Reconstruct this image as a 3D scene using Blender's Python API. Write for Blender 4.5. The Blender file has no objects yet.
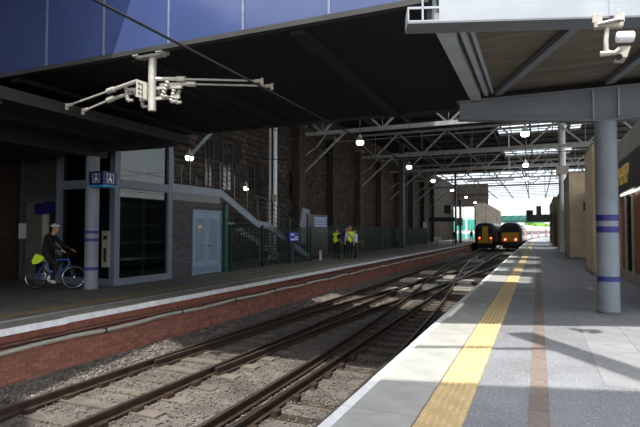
import bpy, bmesh, math, random
import numpy as np
from mathutils import Vector, Matrix
random.seed(7); rng = np.random.default_rng(7)
sc = bpy.context.scene
C = sc.collection
PI = math.pi
# ---------------------------------------------------------------- camera
F_PX, VX, HY, EYE = 507., 538., 231., 1.6
PITCH = math.atan((HY-213.5)/F_PX)
YAW = math.atan((VX-320)/F_PX*math.cos(PITCH))
cam = bpy.data.cameras.new('camera'); cam.sensor_width = 36; cam.lens = F_PX/640*36; cam.clip_end = 2000
cam_o = bpy.data.objects.new('camera', cam); C.objects.link(cam_o)
cam_o.location = (0, 0, EYE); cam_o.rotation_euler = (PI/2+PITCH, 0, YAW); sc.camera = cam_o
_f0 = Vector((-math.sin(YAW), math.cos(YAW), 0)); _R = Vector((math.cos(YAW), math.sin(YAW), 0))
_Fw = _f0*math.cos(PITCH)+Vector((0, 0, math.sin(PITCH))); _U = -_f0*math.sin(PITCH)+Vector((0, 0, math.cos(PITCH)))
def ray(x, y): return _Fw+_R*((x-320)/F_PX)-_U*((y-213.5)/F_PX)
def at(x, y, X=None, Y=None, Z=None):
    """photo pixel -> point on the plane X=.., Y=.. or Z=.."""
    r = ray(x, y)
    t = X/r.x if X is not None else (Y/r.y if Y is not None else (Z-EYE)/r.z)
    return Vector((0, 0, EYE))+r*t
# ---------------------------------------------------------------- world, sun, exposure
SUN_DIR = Vector((-0.05, 0.5, -1)).normalized()
w = bpy.data.worlds.new('World'); sc.world = w; w.use_nodes = True
nt = w.node_tree; bgn = nt.nodes['Background']
sky = nt.nodes.new('ShaderNodeTexSky'); sky.sky_type = 'NISHITA'; sky.sun_disc = False
sky.sun_elevation = math.asin(-SUN_DIR.z); sky.sun_rotation = math.atan2(-SUN_DIR.x, -SUN_DIR.y)
sky.air_density = 1.0; sky.dust_density = 3.0; sky.ozone_density = 1.0
mixn = nt.nodes.new('ShaderNodeMixRGB'); mixn.inputs[0].default_value = .75     # thin bright cloud over the blue
mixn.inputs[2].default_value = (6.3, 6.35, 6.5, 1)
nt.links.new(sky.outputs[0], mixn.inputs[1]); nt.links.new(mixn.outputs[0], bgn.inputs['Color']); bgn.inputs['Strength'].default_value = .36
sun = bpy.data.lights.new('sun', 'SUN'); sun.energy = 5.2; sun.angle = math.radians(.9); sun.color = (1, .96, .88)
sun_o = bpy.data.objects.new('sun', sun); C.objects.link(sun_o)
sun_o.rotation_euler = SUN_DIR.to_track_quat('-Z', 'Y').to_euler()
sc.view_settings.view_transform = 'Standard'; sc.view_settings.look = 'None'
sc.view_settings.exposure = 0.3; sc.view_settings.gamma = 1; sc.view_settings.use_curve_mapping = False
# ---------------------------------------------------------------- materials
def lin(c): return tuple(((v/255)/12.92 if v/255 <= .04045 else ((v/255+.055)/1.055)**2.4) for v in c)+(1,)
MATS = {}
def mat(name, rgb, rough=.7, metal=0, var=.25, scale=6, bump=0, bscale=None, rgb2=None, spec=.4, emit=None, island=0, stretch=None, speck=None):
    if name in MATS: return MATS[name]
    m = bpy.data.materials.new(name); m.use_nodes = True; n = m.node_tree.nodes; l = m.node_tree.links
    b = n['Principled BSDF']; b.inputs['Roughness'].default_value = rough; b.inputs['Metallic'].default_value = metal
    b.inputs['Specular IOR Level'].default_value = spec
    c = lin(rgb)
    tc = n.new('ShaderNodeTexCoord'); co = tc.outputs['Object']
    if stretch:
        mp = n.new('ShaderNodeMapping'); mp.inputs['Scale'].default_value = stretch; l.new(co, mp.inputs[0]); co = mp.outputs[0]
    no = n.new('ShaderNodeTexNoise'); no.inputs['Scale'].default_value = scale; no.inputs['Detail'].default_value = 6; l.new(co, no.inputs['Vector'])
    ra = n.new('ShaderNodeValToRGB'); l.new(no.outputs['Fac'], ra.inputs[0])
    c2 = lin(rgb2) if rgb2 else tuple(v*(1+var) for v in c[:3])+(1,)
    c1 = c if rgb2 else tuple(v*(1-var) for v in c[:3])+(1,)
    ra.color_ramp.elements[0].color = c1; ra.color_ramp.elements[0].position = .32
    ra.color_ramp.elements[1].color = c2; ra.color_ramp.elements[1].position = .68
    out = ra.outputs[0]
    if island:
        g = n.new('ShaderNodeNewGeometry'); oi = n.new('ShaderNodeObjectInfo')
        ad = n.new('ShaderNodeMath'); ad.operation = 'ADD'; l.new(g.outputs['Random Per Island'], ad.inputs[0]); l.new(oi.outputs['Random'], ad.inputs[1])
        fr = n.new('ShaderNodeMath'); fr.operation = 'FRACT'; l.new(ad.outputs[0], fr.inputs[0])
        mr = n.new('ShaderNodeMapRange'); mr.inputs[3].default_value = 1-island; mr.inputs[4].default_value = 1+island; l.new(fr.outputs[0], mr.inputs[0])
        mx = n.new('ShaderNodeMixRGB'); mx.blend_type = 'MULTIPLY'; mx.inputs[0].default_value = 1; l.new(out, mx.inputs[1]); l.new(mr.outputs[0], mx.inputs[2]); out = mx.outputs[0]
    if speck:
        s = n.new('ShaderNodeTexNoise'); s.inputs['Scale'].default_value = speck[1]; s.inputs['Detail'].default_value = 2; l.new(tc.outputs['Object'], s.inputs['Vector'])
        r2 = n.new('ShaderNodeValToRGB'); r2.color_ramp.elements[0].position = speck[2]; r2.color_ramp.elements[1].position = speck[2]+.06; l.new(s.outputs['Fac'], r2.inputs[0])
        mx2 = n.new('ShaderNodeMixRGB'); l.new(r2.outputs[0], mx2.inputs[0]); l.new(out, mx2.inputs[1]); mx2.inputs[2].default_value = lin(speck[0]); out = mx2.outputs[0]
    l.new(out, b.inputs['Base Color'])
    if bump:
        bn = n.new('ShaderNodeTexNoise'); bn.inputs['Scale'].default_value = bscale or scale*6; bn.inputs['Detail'].default_value = 4; l.new(tc.outputs['Object'], bn.inputs['Vector'])
        bm_ = n.new('ShaderNodeBump'); bm_.inputs['Strength'].default_value = bump; bm_.inputs['Distance'].default_value = .02; l.new(bn.outputs['Fac'], bm_.inputs['Height']); l.new(bm_.outputs[0], b.inputs['Normal'])
    if emit:
        b.inputs['Emission Color'].default_value = lin(emit[0]); b.inputs['Emission Strength'].default_value = emit[1]
    MATS[name] = m; return m
def glass(name, tint=(230, 240, 240), refl=.12, rough=.03, through=1.0):
    m = bpy.data.materials.new(name); m.use_nodes = True; n = m.node_tree.nodes; l = m.node_tree.links
    n.remove(n['Principled BSDF']); t = n.new('ShaderNodeBsdfTransparent'); t.inputs[0].default_value = tuple(v*through for v in lin(tint)[:3])+(1,)
    g = n.new('ShaderNodeBsdfGlossy'); g.inputs['Roughness'].default_value = rough; mx = n.new('ShaderNodeMixShader'); mx.inputs[0].default_value = refl
    l.new(t.outputs[0], mx.inputs[1]); l.new(g.outputs[0], mx.inputs[2]); l.new(mx.outputs[0], n['Material Output'].inputs[0]); MATS[name] = m; return m
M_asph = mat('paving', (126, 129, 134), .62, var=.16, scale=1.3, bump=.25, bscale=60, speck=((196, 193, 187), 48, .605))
M_slab = mat('edge_concrete', (164, 165, 160), .75, var=.14, scale=3, bump=.15, bscale=50, island=.06)
M_white = mat('white_paint', (226, 229, 230), .6, var=.12, scale=9, island=.05)
M_yel = mat('tactile_yellow', (202, 177, 130), .6, var=.14, scale=5, bump=.1, island=.07)
M_yline = mat('yellow_line', (132, 114, 72), .7, var=.3, scale=8)
M_brown = mat('drain_brown', (126, 113, 106), .7, var=.15, scale=8, island=.1)
M_patch = mat('pale_slab', (138, 140, 142), .7, var=.1, scale=4, island=.05)
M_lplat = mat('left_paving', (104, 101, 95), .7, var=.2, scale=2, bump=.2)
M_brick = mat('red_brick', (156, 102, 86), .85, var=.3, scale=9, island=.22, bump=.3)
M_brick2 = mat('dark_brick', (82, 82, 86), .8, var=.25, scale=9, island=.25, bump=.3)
M_mortar = mat('mortar', (136, 116, 104), .9, var=.3, scale=12)
M_mortar2 = mat('dark_mortar', (70, 68, 66), .9, var=.3, scale=12)
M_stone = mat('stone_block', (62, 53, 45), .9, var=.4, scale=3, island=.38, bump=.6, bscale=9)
M_stonej = mat('stone_joint', (44, 38, 33), .95, var=.3, scale=6)
M_ballast = mat('ballast_stone', (106, 101, 96), .9, var=.3, scale=4, island=.4)
M_dirt = mat('track_bed', (74, 69, 64), .95, scale=1.6, bump=.8, bscale=26, rgb2=(113, 108, 102))
M_sleeper = mat('sleeper_timber', (62, 52, 44), .85, var=.35, scale=4, bump=.3, island=.25, stretch=(1, 6, 1))
M_sleeperc = mat('sleeper_concrete', (98, 92, 84), .85, var=.25, scale=5, island=.2)
M_rail = mat('rail_rust', (66, 53, 45), .65, metal=.3, var=.3, scale=6)
M_railtop = mat('rail_head', (120, 112, 106), .35, metal=.8, var=.15, scale=5)
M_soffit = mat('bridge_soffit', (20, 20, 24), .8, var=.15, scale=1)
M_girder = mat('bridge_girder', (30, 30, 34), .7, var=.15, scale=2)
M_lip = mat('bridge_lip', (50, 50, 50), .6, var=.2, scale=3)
M_blue = mat('blue_panel', (62, 76, 118), .2, var=.12, scale=.7, spec=.5, speck=((120, 130, 170), 7, .78))
M_strip = mat('panel_strip', (120, 128, 148), .4, metal=.3)
M_steel = mat('canopy_steel', (160, 167, 174), .45, var=.08, scale=2)
M_steeld = mat('canopy_steel_dark', (110, 116, 122), .5, var=.1, scale=2)
M_board = mat('soffit_board', (104, 97, 86), .75, var=.25, scale=3, island=.12, stretch=(.5, 6, 1))
M_col = mat('column_grey', (122, 131, 140), .5, var=.1, scale=2)
M_band = mat('column_band', (38, 40, 112), .45, var=.1)
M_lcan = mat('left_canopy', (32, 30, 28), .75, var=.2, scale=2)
M_galv = mat('galvanised', (186, 184, 176), .45, metal=.35, var=.12, scale=7)
M_ins = mat('insulator', (176, 170, 158), .35, var=.1)
M_black = mat('black', (22, 22, 24), .5, var=.2)
M_rubber = mat('rubber', (18, 18, 18), .8, var=.2)
M_chrome = mat('bright_metal', (190, 194, 198), .25, metal=.9, var=.05)
M_liftf = mat('lift_frame', (108, 117, 129), .45, var=.08)
M_door = mat('door_blue_grey', (128, 148, 170), .5, var=.08, scale=3)
M_doorp = mat('door_louvre', (112, 130, 150), .55, var=.08)
M_green = mat('fence_green', (24, 54, 46), .5, var=.15)
M_string = mat('stair_stringer', (128, 138, 146), .5, var=.1)
M_step = mat('stair_tread', (92, 92, 90), .7, var=.2)
M_railm = mat('railing_steel', (92, 92, 90), .4, metal=.5, var=.1)
M_truss = mat('truss_paint', (166, 168, 166), .55, var=.2, scale=3)
M_roof = mat('roof_board', (56, 53, 50), .85, var=.3, scale=1)
M_bar = mat('glazing_bar', (70, 74, 78), .6)
M_concb = mat('beige_panel', (178, 160, 132), .8, var=.12, scale=1.2, bump=.1, island=.06)
M_conc2 = mat('grey_render', (142, 138, 130), .8, var=.12, scale=1.5)
M_cap = mat('coping_cap', (120, 112, 100), .8, var=.15)
M_shopd = mat('shop_fascia', (48, 50, 56), .5, var=.1)
M_gold = mat('gold_letter', (240, 208, 110), .5, var=.08)
M_wood = mat('shop_timber', (110, 62, 40), .5, var=.3, scale=3, stretch=(1, 1, .3))
M_poster = mat('poster_print', (120, 84, 52), .6, scale=4, rgb2=(150, 70, 44))
M_signblue = mat('sign_blue', (30, 26, 92), .4, var=.1)
M_signcy = mat('sign_cyan_edge', (40, 150, 200), .4, var=.05)
M_signwh = mat('sign_white', (228, 230, 236), .5, var=.03)
M_screen = mat('screen_blue', (34, 40, 140), .3, var=.1, emit=((40, 60, 190), .06))
M_lampw = mat('lamp_glow', (255, 250, 235), .4, var=0, emit=((255, 246, 224), 9))
M_lampm = mat('lamp_housing', (150, 146, 138), .5, var=.1)
M_redl = mat('tail_light', (255, 60, 20), .4, var=0, emit=((255, 84, 40), 5))
M_redp = mat('tail_light_pink', (255, 90, 90), .4, var=0, emit=((255, 110, 110), 5))
M_trainy = mat('train_yellow', (196, 148, 30), .5, var=.1)
M_traind = mat('train_dark', (30, 32, 40), .4, var=.1)
M_trains = mat('train_side', (120, 120, 128), .4, var=.08)
M_trainw = mat('train_white', (210, 212, 214), .4, var=.05)
M_trainr = mat('train_red', (190, 30, 50), .45, var=.08)
M_tglass = mat('train_window', (24, 26, 30), .3, var=.05, spec=.15)
M_skin = mat('skin', (186, 138, 112), .6, var=.08)
M_hair = mat('hair', (52, 38, 28), .7, var=.2)
M_hiv = mat('hi_vis', (206, 236, 40), .6, var=.06)
M_silver = mat('reflective_band', (190, 194, 198), .35, var=.05)
M_navy = mat('navy_cloth', (26, 30, 46), .8, var=.15)
M_dark = mat('dark_cloth', (24, 24, 26), .85, var=.15)
M_shirt = mat('white_shirt', (204, 216, 232), .75, var=.06)
M_bluec = mat('blue_cloth', (34, 36, 96), .8, var=.1)
M_helmet = mat('helmet_shell', (190, 196, 204), .4, var=.15, scale=20)
M_bikeb = mat('bike_blue', (44, 104, 176), .35, var=.05)
M_ybar = mat('barrier_yellow', (222, 166, 34), .5, var=.08)
M_ground = mat('far_ground', (110, 106, 98), .95, var=.2, scale=.3)
M_fbld = mat('far_render', (232, 230, 224), .7, var=.04, scale=.5)
M_fgreen = mat('far_green_glass', (70, 170, 150), .3, var=.15, scale=1)
M_foot = mat('green_bridge', (60, 120, 106), .6, var=.1)
M_leaf = mat('foliage', (90, 130, 50), .8, var=.4, scale=2)
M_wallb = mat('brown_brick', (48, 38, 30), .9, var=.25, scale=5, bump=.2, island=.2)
M_frame = mat('window_frame', (52, 48, 44), .6, var=.1)
M_pane = mat('dark_pane', (24, 24, 26), .1, var=.05, spec=.6)
M_wire = mat('cable', (20, 20, 22), .6, var=.1)
M_notice = mat('notice', (190, 190, 186), .6, var=.05)
M_orange = mat('warning_yellow', (226, 160, 60), .6, var=.1)
M_paleg = mat('pale_grey_casing', (168, 164, 152), .5, var=.08)
M_glassl = glass('lift_glass', (170, 200, 196), .05, .02, .9)
M_glassr = glass('roof_glass', (244, 248, 250), .04, .1, .96)
# ---------------------------------------------------------------- helpers
class MB:
    def __init__(s): s.v = []; s.f = []; s.mi = []; s.cur = 0
    def add(s, vs, fs):
        o = len(s.v); s.v += [tuple(p) for p in vs]; s.f += [tuple(i+o for i in q) for q in fs]; s.mi += [s.cur]*len(fs)
    def box(s, a, b):
        x0, y0, z0 = a; x1, y1, z1 = b
        s.add([(x0,y0,z0),(x1,y0,z0),(x1,y1,z0),(x0,y1,z0),(x0,y0,z1),(x1,y0,z1),(x1,y1,z1),(x0,y1,z1)],
              [(0,3,2,1),(4,5,6,7),(0,1,5,4),(1,2,6,5),(2,3,7,6),(3,0,4,7)]); return s
    def bar(s, p, q, w, h, up=(0,0,1)):
        p = Vector(p); q = Vector(q); d = (q-p).normalized(); u = Vector(up)
        if abs(d.dot(u)) > .98: u = Vector((1, 0, 0))
        r = d.cross(u).normalized(); u = r.cross(d)
        vs = []
        for e in (p, q): vs += [e-r*w/2-u*h/2, e+r*w/2-u*h/2, e+r*w/2+u*h/2, e-r*w/2+u*h/2]
        s.add(vs, [(3,2,1,0),(4,5,6,7),(0,1,5,4),(1,2,6,5),(2,3,7,6),(3,0,4,7)]); return s
    def tube(s, pts, r, n=8, cap=True):
        pts = [Vector(p) for p in pts]; rs = r if isinstance(r, (list, tuple)) else [r]*len(pts)
        vs = []; fs = []; prev = None
        for i, p in enumerate(pts):
            d = (pts[min(i+1, len(pts)-1)]-pts[max(i-1, 0)]).normalized()
            u = prev if prev is not None else (Vector((0,0,1)) if abs(d.z) < .9 else Vector((1,0,0)))
            a = d.cross(u).normalized(); b = a.cross(d).normalized(); prev = b
            for k in range(n):
                t = 2*PI*k/n; vs.append(p+a*math.cos(t)*rs[i]+b*math.sin(t)*rs[i])
        for i in range(len(pts)-1):
            for k in range(n): fs.append((i*n+k, i*n+(k+1) % n, (i+1)*n+(k+1) % n, (i+1)*n+k))
        if cap: fs.append(tuple(range(n))[::-1]); fs.append(tuple((len(pts)-1)*n+k for k in range(n)))
        s.add(vs, fs); return s
    def lathe(s, prof, c=(0,0,0), n=16):
        c = Vector(c); vs = []; fs = []
        for (r, z) in prof:
            for k in range(n): t = 2*PI*k/n; vs.append(c+Vector((r*math.cos(t), r*math.sin(t), z)))
        for i in range(len(prof)-1):
            for k in range(n): fs.append((i*n+k, i*n+(k+1) % n, (i+1)*n+(k+1) % n, (i+1)*n+k))
        fs.append(tuple(range(n))[::-1]); fs.append(tuple((len(prof)-1)*n+k for k in range(n)))
        s.add(vs, fs); return s
    def prism(s, poly, ext):
        """closed 3-D polygon extruded by vector ext"""
        n = len(poly); e = Vector(ext); vs = [Vector(p) for p in poly]+[Vector(p)+e for p in poly]
        s.add(vs, [tuple(range(n))[::-1], tuple(range(n, 2*n))]+[(i, (i+1) % n, n+(i+1) % n, n+i) for i in range(n)]); return s
    def mesh(s, name, m):
        me = bpy.data.meshes.new(name); me.from_pydata(s.v, [], s.f)
        for mm in (m if isinstance(m, (list, tuple)) else [m]): me.materials.append(mm)
        if any(s.mi): me.polygons.foreach_set('material_index', s.mi)
        bm = bmesh.new(); bm.from_mesh(me); bmesh.ops.recalc_face_normals(bm, faces=bm.faces); bm.to_mesh(me); bm.free()
        me.update(); return me
    def build(s, name, m, parent=None, smooth=False):
        me = s.mesh(name, m)
        if smooth:
            me.polygons.foreach_set('use_smooth', [True]*len(me.polygons)); me.set_sharp_from_angle(angle=math.radians(40))
        return link(name, me, parent)
def link(name, me, parent=None, loc=None, rot=None, scale=None):
    o = bpy.data.objects.new(name, me); C.objects.link(o)
    if parent is not None: o.parent = parent; 
    if parent is not None and loc is None:
        o.matrix_parent_inverse = Matrix.Translation(-Vector(parent.location)) if not any(parent.rotation_euler) else parent_world(parent).inverted()
    if loc is not None: o.location = loc
    if rot is not None: o.rotation_euler = rot
    if scale is not None: o.scale = scale
    return o
def parent_world(p):
    m = Matrix.Translation(p.location) @ p.rotation_euler.to_matrix().to_4x4()
    return (parent_world(p.parent) @ p.matrix_parent_inverse @ m) if p.parent else m
def tag(o, label=None, cat=None, group=None, kind=None):
    if label: o['label'] = label
    if cat: o['category'] = cat
    if group: o['group'] = group
    if kind: o['kind'] = kind
    return o
def thing(name, loc, label=None, cat=None, group=None, kind=None, rz=0):
    o = bpy.data.objects.new(name, None); C.objects.link(o); o.location = loc; o.rotation_euler = (0, 0, rz); o.empty_display_size = .2
    return tag(o, label, cat, group, kind)
def box(name, a, b, m, parent=None): return MB().box(a, b).build(name, m, parent)
def local(parent, name, me, loc=(0,0,0), rot=None, scale=None):
    return link(name, me, parent, loc, rot, scale)
def copy_tree(o, parent=None):
    c = o.copy(); C.objects.link(c)
    if parent is not None: c.parent = parent; c.matrix_parent_inverse = o.matrix_parent_inverse.copy()
    for ch in list(o.children): copy_tree(ch, c)
    return c
def masonry(parent, origin, u, nrm, length, height, bw, bh, joint, depth, m, nparts, pname, sname, skip=(), jitter=.0):
    """courses of separate blocks on a vertical plane; nearest nparts are own objects, the rest one joined part"""
    origin = Vector(origin); u = Vector(u); nrm = Vector(nrm); zz = Vector((0, 0, 1)); L = []
    r = random.Random(3); row = 0; z = 0
    while z < height-.4*bh:
        hh = min(bh, height-z); x = -bw*.5*(row % 2)-(r.random()*bw*jitter)
        while x < length:
            ww = bw*(1+jitter*(r.random()-.3)*1.6); a = max(x, 0); b = min(x+ww, length); x += ww
            if b-a < bw*.15: continue
            if any(a < s[1] and b > s[0] and z < s[3] and z+hh > s[2] for s in skip): continue
            L.append((a+joint/2, b-joint/2, z+joint/2, z+hh-joint/2, depth*(1+jitter*(r.random()-.5))))
        z += hh; row += 1
    camp = Vector((0, 0, EYE))
    def key(k): c = origin+u*((k[0]+k[1])/2)+zz*((k[2]+k[3])/2); return (c-camp).length+(100 if c.y < 5.3 else 0)
    L.sort(key=key)
    unit = MB(); vs = []
    bv = .12
    for (sx, sz) in ((-.5,-.5),(.5,-.5),(.5,.5),(-.5,.5)):
        vs.append(u*sx+zz*sz)
    for (sx, sz) in ((-.5,-.5),(.5,-.5),(.5,.5),(-.5,.5)):
        vs.append(u*sx*.96+zz*sz*.9+nrm)
    unit.add(vs, [(0,1,5,4),(1,2,6,5),(2,3,7,6),(3,0,4,7),(4,5,6,7),(3,2,1,0)])
    me = unit.mesh(pname, m)
    for k in L[:nparts]:
        c = origin+u*((k[0]+k[1])/2)+zz*((k[2]+k[3])/2)
        sc3 = Vector((abs(u.x)*(k[1]-k[0])+abs(nrm.x)*k[4], abs(u.y)*(k[1]-k[0])+abs(nrm.y)*k[4], k[3]-k[2]))
        o = link(pname, me, parent, c-Vector(parent.location), None, sc3)
    if L[nparts:]:
        j = MB()
        for k in L[nparts:]:
            c = origin+u*((k[0]+k[1])/2)+zz*((k[2]+k[3])/2)
            j.add([c+u*(v.dot(u)*(k[1]-k[0]))+zz*(v.z*(k[3]-k[2]))+nrm*(max(v.dot(nrm), 0)*k[4]) for v in vs], [(0,1,5,4),(1,2,6,5),(2,3,7,6),(3,0,4,7),(4,5,6,7)])
        o = j.build(sname, m, parent); o['kind'] = 'stuff'
def curve(Y): return max(0, Y-80)**2/1300.
# ================================================================ SETTING
E_R, E_L = -1.68, -8.05          # platform edges
ys = [-8, 80]+[90, 100, 115, 130, 150, 175, 200]
# ground far and under the tracks
g = box('track_bed', (-8.2, -10, -1.45), (-1.6, 80, -1.13), M_dirt); tag(g, 'dusty brown track bed between the two platforms', 'ground', kind='structure')
g = box('ground', (-140, -60, -1.75), (140, 400, -1.46), M_ground); tag(g, 'pale open ground beyond the end of the station', 'ground', kind='structure')
# right platform
pr = thing('platform', (0, 0, 0), 'grey speckled paved platform with a yellow tactile strip along its edge', 'platform', kind='structure')
mb = MB()
for i in range(len(ys)-1):
    a, b = ys[i], ys[i+1]
    ca, cb = curve(a), curve(b)
    mb.prism([(E_R+.62+ca, a, -.02), (14, a, -.02), (14, b, -.02), (E_R+.62+cb, b, -.02)], (0, 0, -1.4))
mb.build('paving', M_asph, pr)
mb = MB()
for i in range(len(ys)-1):
    a, b = ys[i], ys[i+1]; ca, cb = curve(a), curve(b)
    mb.prism([(E_R+.12+ca, a, -.03), (E_R+.63+ca, a, -.03), (E_R+.63+cb, b, -.03), (E_R+.12+cb, b, -.03)], (0, 0, -1.4))
mb.build('platform_face', M_brick2, pr)
slab = MB(); slab.box((0, .003, -.07), (.60, .897, 0)); slab_me = slab.mesh('coping_slab', M_slab)
nose = MB(); nose.box((-.0, .004, -.075), (.10, .896, .0015)); nose_me = nose.mesh('painted_nosing', M_white)
y = 2.6
while y < 80:
    s = link('coping_slab', slab_me, pr, (E_R+.10, y, 0)); link('painted_nosing', nose_me, s, (-.10, 0, 0)); y += .9
mb = MB()
for i in range(1, len(ys)-1):
    a, b = ys[i], ys[i+1]; ca, cb = curve(a), curve(b)
    mb.prism([(E_R+ca, a, 0), (E_R+.7+ca, a, 0), (E_R+.7+cb, b, 0), (E_R+cb, b, 0)], (0, 0, -.08))
mb.build('coping_far', M_slab, pr)
# tactile tiles with blisters
mb = MB(); mb.box((0, .003, -.05), (.37, .397, 0))
for i in range(6):
    for j in range(6):
        cx, cy = .031+i*.0616, .034+j*.0664
        mb.add([(cx-.018,cy-.018,0),(cx+.018,cy-.018,0),(cx+.018,cy+.018,0),(cx-.018,cy+.018,0),(cx-.010,cy-.010,.006),(cx+.010,cy-.010,.006),(cx+.010,cy+.010,.006),(cx-.010,cy+.010,.006)],
               [(0,1,5,4),(1,2,6,5),(2,3,7,6),(3,0,4,7),(4,5,6,7)])
tile_me = mb.mesh('tactile_tile', M_yel)
y = 3.0
while y < 80: link('tactile_tile', tile_me, pr, (-.97, y, 0)); y += .4
mb = MB()
for i in range(1, len(ys)-1):
    a, b = ys[i], ys[i+1]; ca, cb = curve(a), curve(b)
    mb.prism([(-.97+ca, a, 0), (-.60+ca, a, 0), (-.60+cb, b, 0), (-.97+cb, b, 0)], (0, 0, -.05))
mb.build('tactile_strip_far', M_yel, pr)
# brown drain channel covers
me = MB().box((-.095, .004, -.05), (.075, .496, -.012)).mesh('channel_cover', M_brown)
y = 3.0
while y < 40: link('channel_cover', me, pr, (0, y, 0)); y += .5
# pale slabs beside the column
me = MB().box((.004, .004, -.06), (.596, .596, -.0145)).mesh('pale_slab', M_patch)
for i in range(4):
    for j in range(13):
        if i == 0 and j > 11: continue
        link('pale_slab', me, pr, (.62+.6*i, 6.1+.6*j, 0))
# left platform
pl = thing('platform', (-8, 0, 0), 'shaded platform across the tracks with a white edge and brick face', 'platform', kind='structure')
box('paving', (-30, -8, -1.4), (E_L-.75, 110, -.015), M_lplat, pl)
box('yellow_line', (-9.46, -8, -.02), (-9.22, 80, -.011), M_yline, pl)
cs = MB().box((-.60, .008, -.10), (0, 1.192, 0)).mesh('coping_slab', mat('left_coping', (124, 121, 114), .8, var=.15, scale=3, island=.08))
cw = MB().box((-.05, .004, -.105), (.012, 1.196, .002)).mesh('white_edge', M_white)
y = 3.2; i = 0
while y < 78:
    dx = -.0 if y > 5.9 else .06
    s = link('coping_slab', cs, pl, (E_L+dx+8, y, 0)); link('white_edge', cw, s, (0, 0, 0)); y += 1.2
box('corbel_course', (E_L-.66, 2, -.20), (E_L-.20, 78, -.105), M_brick, pl); box('recess', (E_L-.66, 2, -.30), (E_L-.28, 78, -.20), M_brick, pl)
box('edge_fill', (E_L-.77, -8, -.3), (E_L-.58, 80, -.012), M_slab, pl)
wl = thing('wall_trackside', (E_L-.13, 0, 0), 'red brick face of the far platform above the ballast', 'wall', kind='structure')
box('mortar_backing', (E_L-.6, 2, -1.4), (E_L-.135, 78, -.30), M_mortar, wl)
masonry(wl, (E_L-.135, 2.2, -1.25), (0, 1, 0), (1, 0, 0), 63, .95, .225, .075, .011, .014, M_brick, 300, 'brick', 'brickwork_far')
# cable pipe along the face
mb = MB(); r_ = random.Random(5)
pts = [(E_L-.055, 3.0+k*.8, -.40+.02*math.sin(k*1.7)) for k in range(80)]
cp = mb.tube(pts, .042, 8).build('cable_pipe', M_galv, None, True); tag(cp, 'grey sagging cable pipe clipped along the brick platform face', 'pipe')
clip = MB().box((-.055, -.02, -.05), (.05, .02, .05)).mesh('pipe_clip', M_lip)
for k in range(0, 60, 3): link('pipe_clip', clip, cp, pts[k])
thin = MB().tube([(E_L-.085, 3+k*1.0, -.335) for k in range(60)], .014, 6).build('cable', M_wire); tag(thin, 'thin black cable running just above the grey pipe', 'cable')
# ---------------------------------------------------------------- tracks
def interp(P, y):
    xs = [p[1] for p in P]; yy = [p[0] for p in P]
    return float(np.interp(y, yy, xs))
def smooth_line(P, y0, y1, step=.8):
    n = max(2, int((y1-y0)/step)); out = []
    for i in range(n+1):
        y = y0+(y1-y0)*i/n
        x = sum(interp(P, y+d)*wt for d, wt in ((-3, .2), (-1.5, .2), (0, .2), (1.5, .2), (3, .2)))
        out.append((x, y))
    return out
PROF = [(-.068, -.14), (.068, -.14), (.068, -.125), (.012, -.105), (.012, -.04), (.035, -.028), (.035, 0), (-.035, 0), (-.035, -.028), (-.012, -.04), (-.012, -.105), (-.068, -.125)]
ZR = -.95
def rail(line, parent, name='rail'):
    mb = MB(); n = len(PROF); vs = []; fs = []
    for (x, y) in line: vs += [(x+px, y, ZR+pz) for px, pz in PROF]
    for i in range(len(line)-1):
        for k in range(n):
            fs.append((i*n+k, i*n+(k+1) % n, (i+1)*n+(k+1) % n, (i+1)*n+k))
    fs.append(tuple(range(n))); fs.append(tuple((len(line)-1)*n+k for k in range(n)))
    mb.add(vs, fs); mb.mi = [1 if (i < (len(line)-1)*n and i % n == 6) else 0 for i in range(len(fs))]
    return mb.build(name, [M_rail, M_railtop], parent)
G = 1.435
T1 = [(-9, -7.12), (95, -7.12)]
T2 = [(-9, -3.66), (5, -3.70), (45, -4.1), (95, -4.1)]
X1 = [(2, -7.1), (8, -7.02), (16, -6.55), (22.8, -5.83), (30, -5.05), (38, -4.32), (46, -4.05)]
X2 = [(-9, -4.08), (5, -4.1), (9.5, -4.13), (14, -4.34), (18.6, -4.63), (25.6, -5.22), (34.7, -6.13), (47, -7.0)]
def track(P, y0, y1, label, sleepers, sm, dirx=0):
    t = thing('railway_track', (interp(P, 8)+G/2, 8, ZR), label, 'track')
    a = smooth_line(P, y0, y1)
    rail(a, t); rail([(x+G, y) for x, y in a], t)
    if sleepers:
        base = MB().box((-1.27, -.125, -.30), (1.27, .125, -.142)).mesh('sleeper', sm); y = 3.2; k = 0
        ch = MB()
        while y < min(y1, 62):
            x = interp(P, y)+G/2
            link('sleeper', base, t, Vector((x, y, ZR))-t.location+Vector((0, 0, r_.uniform(-.02, .008)-(.035 if (sm is M_sleeper and y < 10.5) else 0))), (0, 0, r_.uniform(-.015, .015)))
            if y < 36:
                for e in (-G/2, G/2):
                    for s in (-.13, .13): ch.box((x+e+s-.055, y-.08, ZR-.165), (x+e+s+.055, y+.08, ZR-.085 if s else ZR)); 
            y += .70; k += 1
        c = ch.build('rail_chairs', M_rail, t); c['kind'] = 'stuff'
    return t
r_ = random.Random(11)
track(T1, 1, 90, 'railway track running beside the brick platform face', True, M_sleeperc)
track(T2, 1, 90, 'railway track running close along the speckled platform', True, M_sleeper)
track(X1, 8, 45, 'crossover rails leaving the track beside the brick face', False, None)
track(X2, 1, 46, 'crossover rails leaving the track beside the near platform', False, None)
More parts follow.
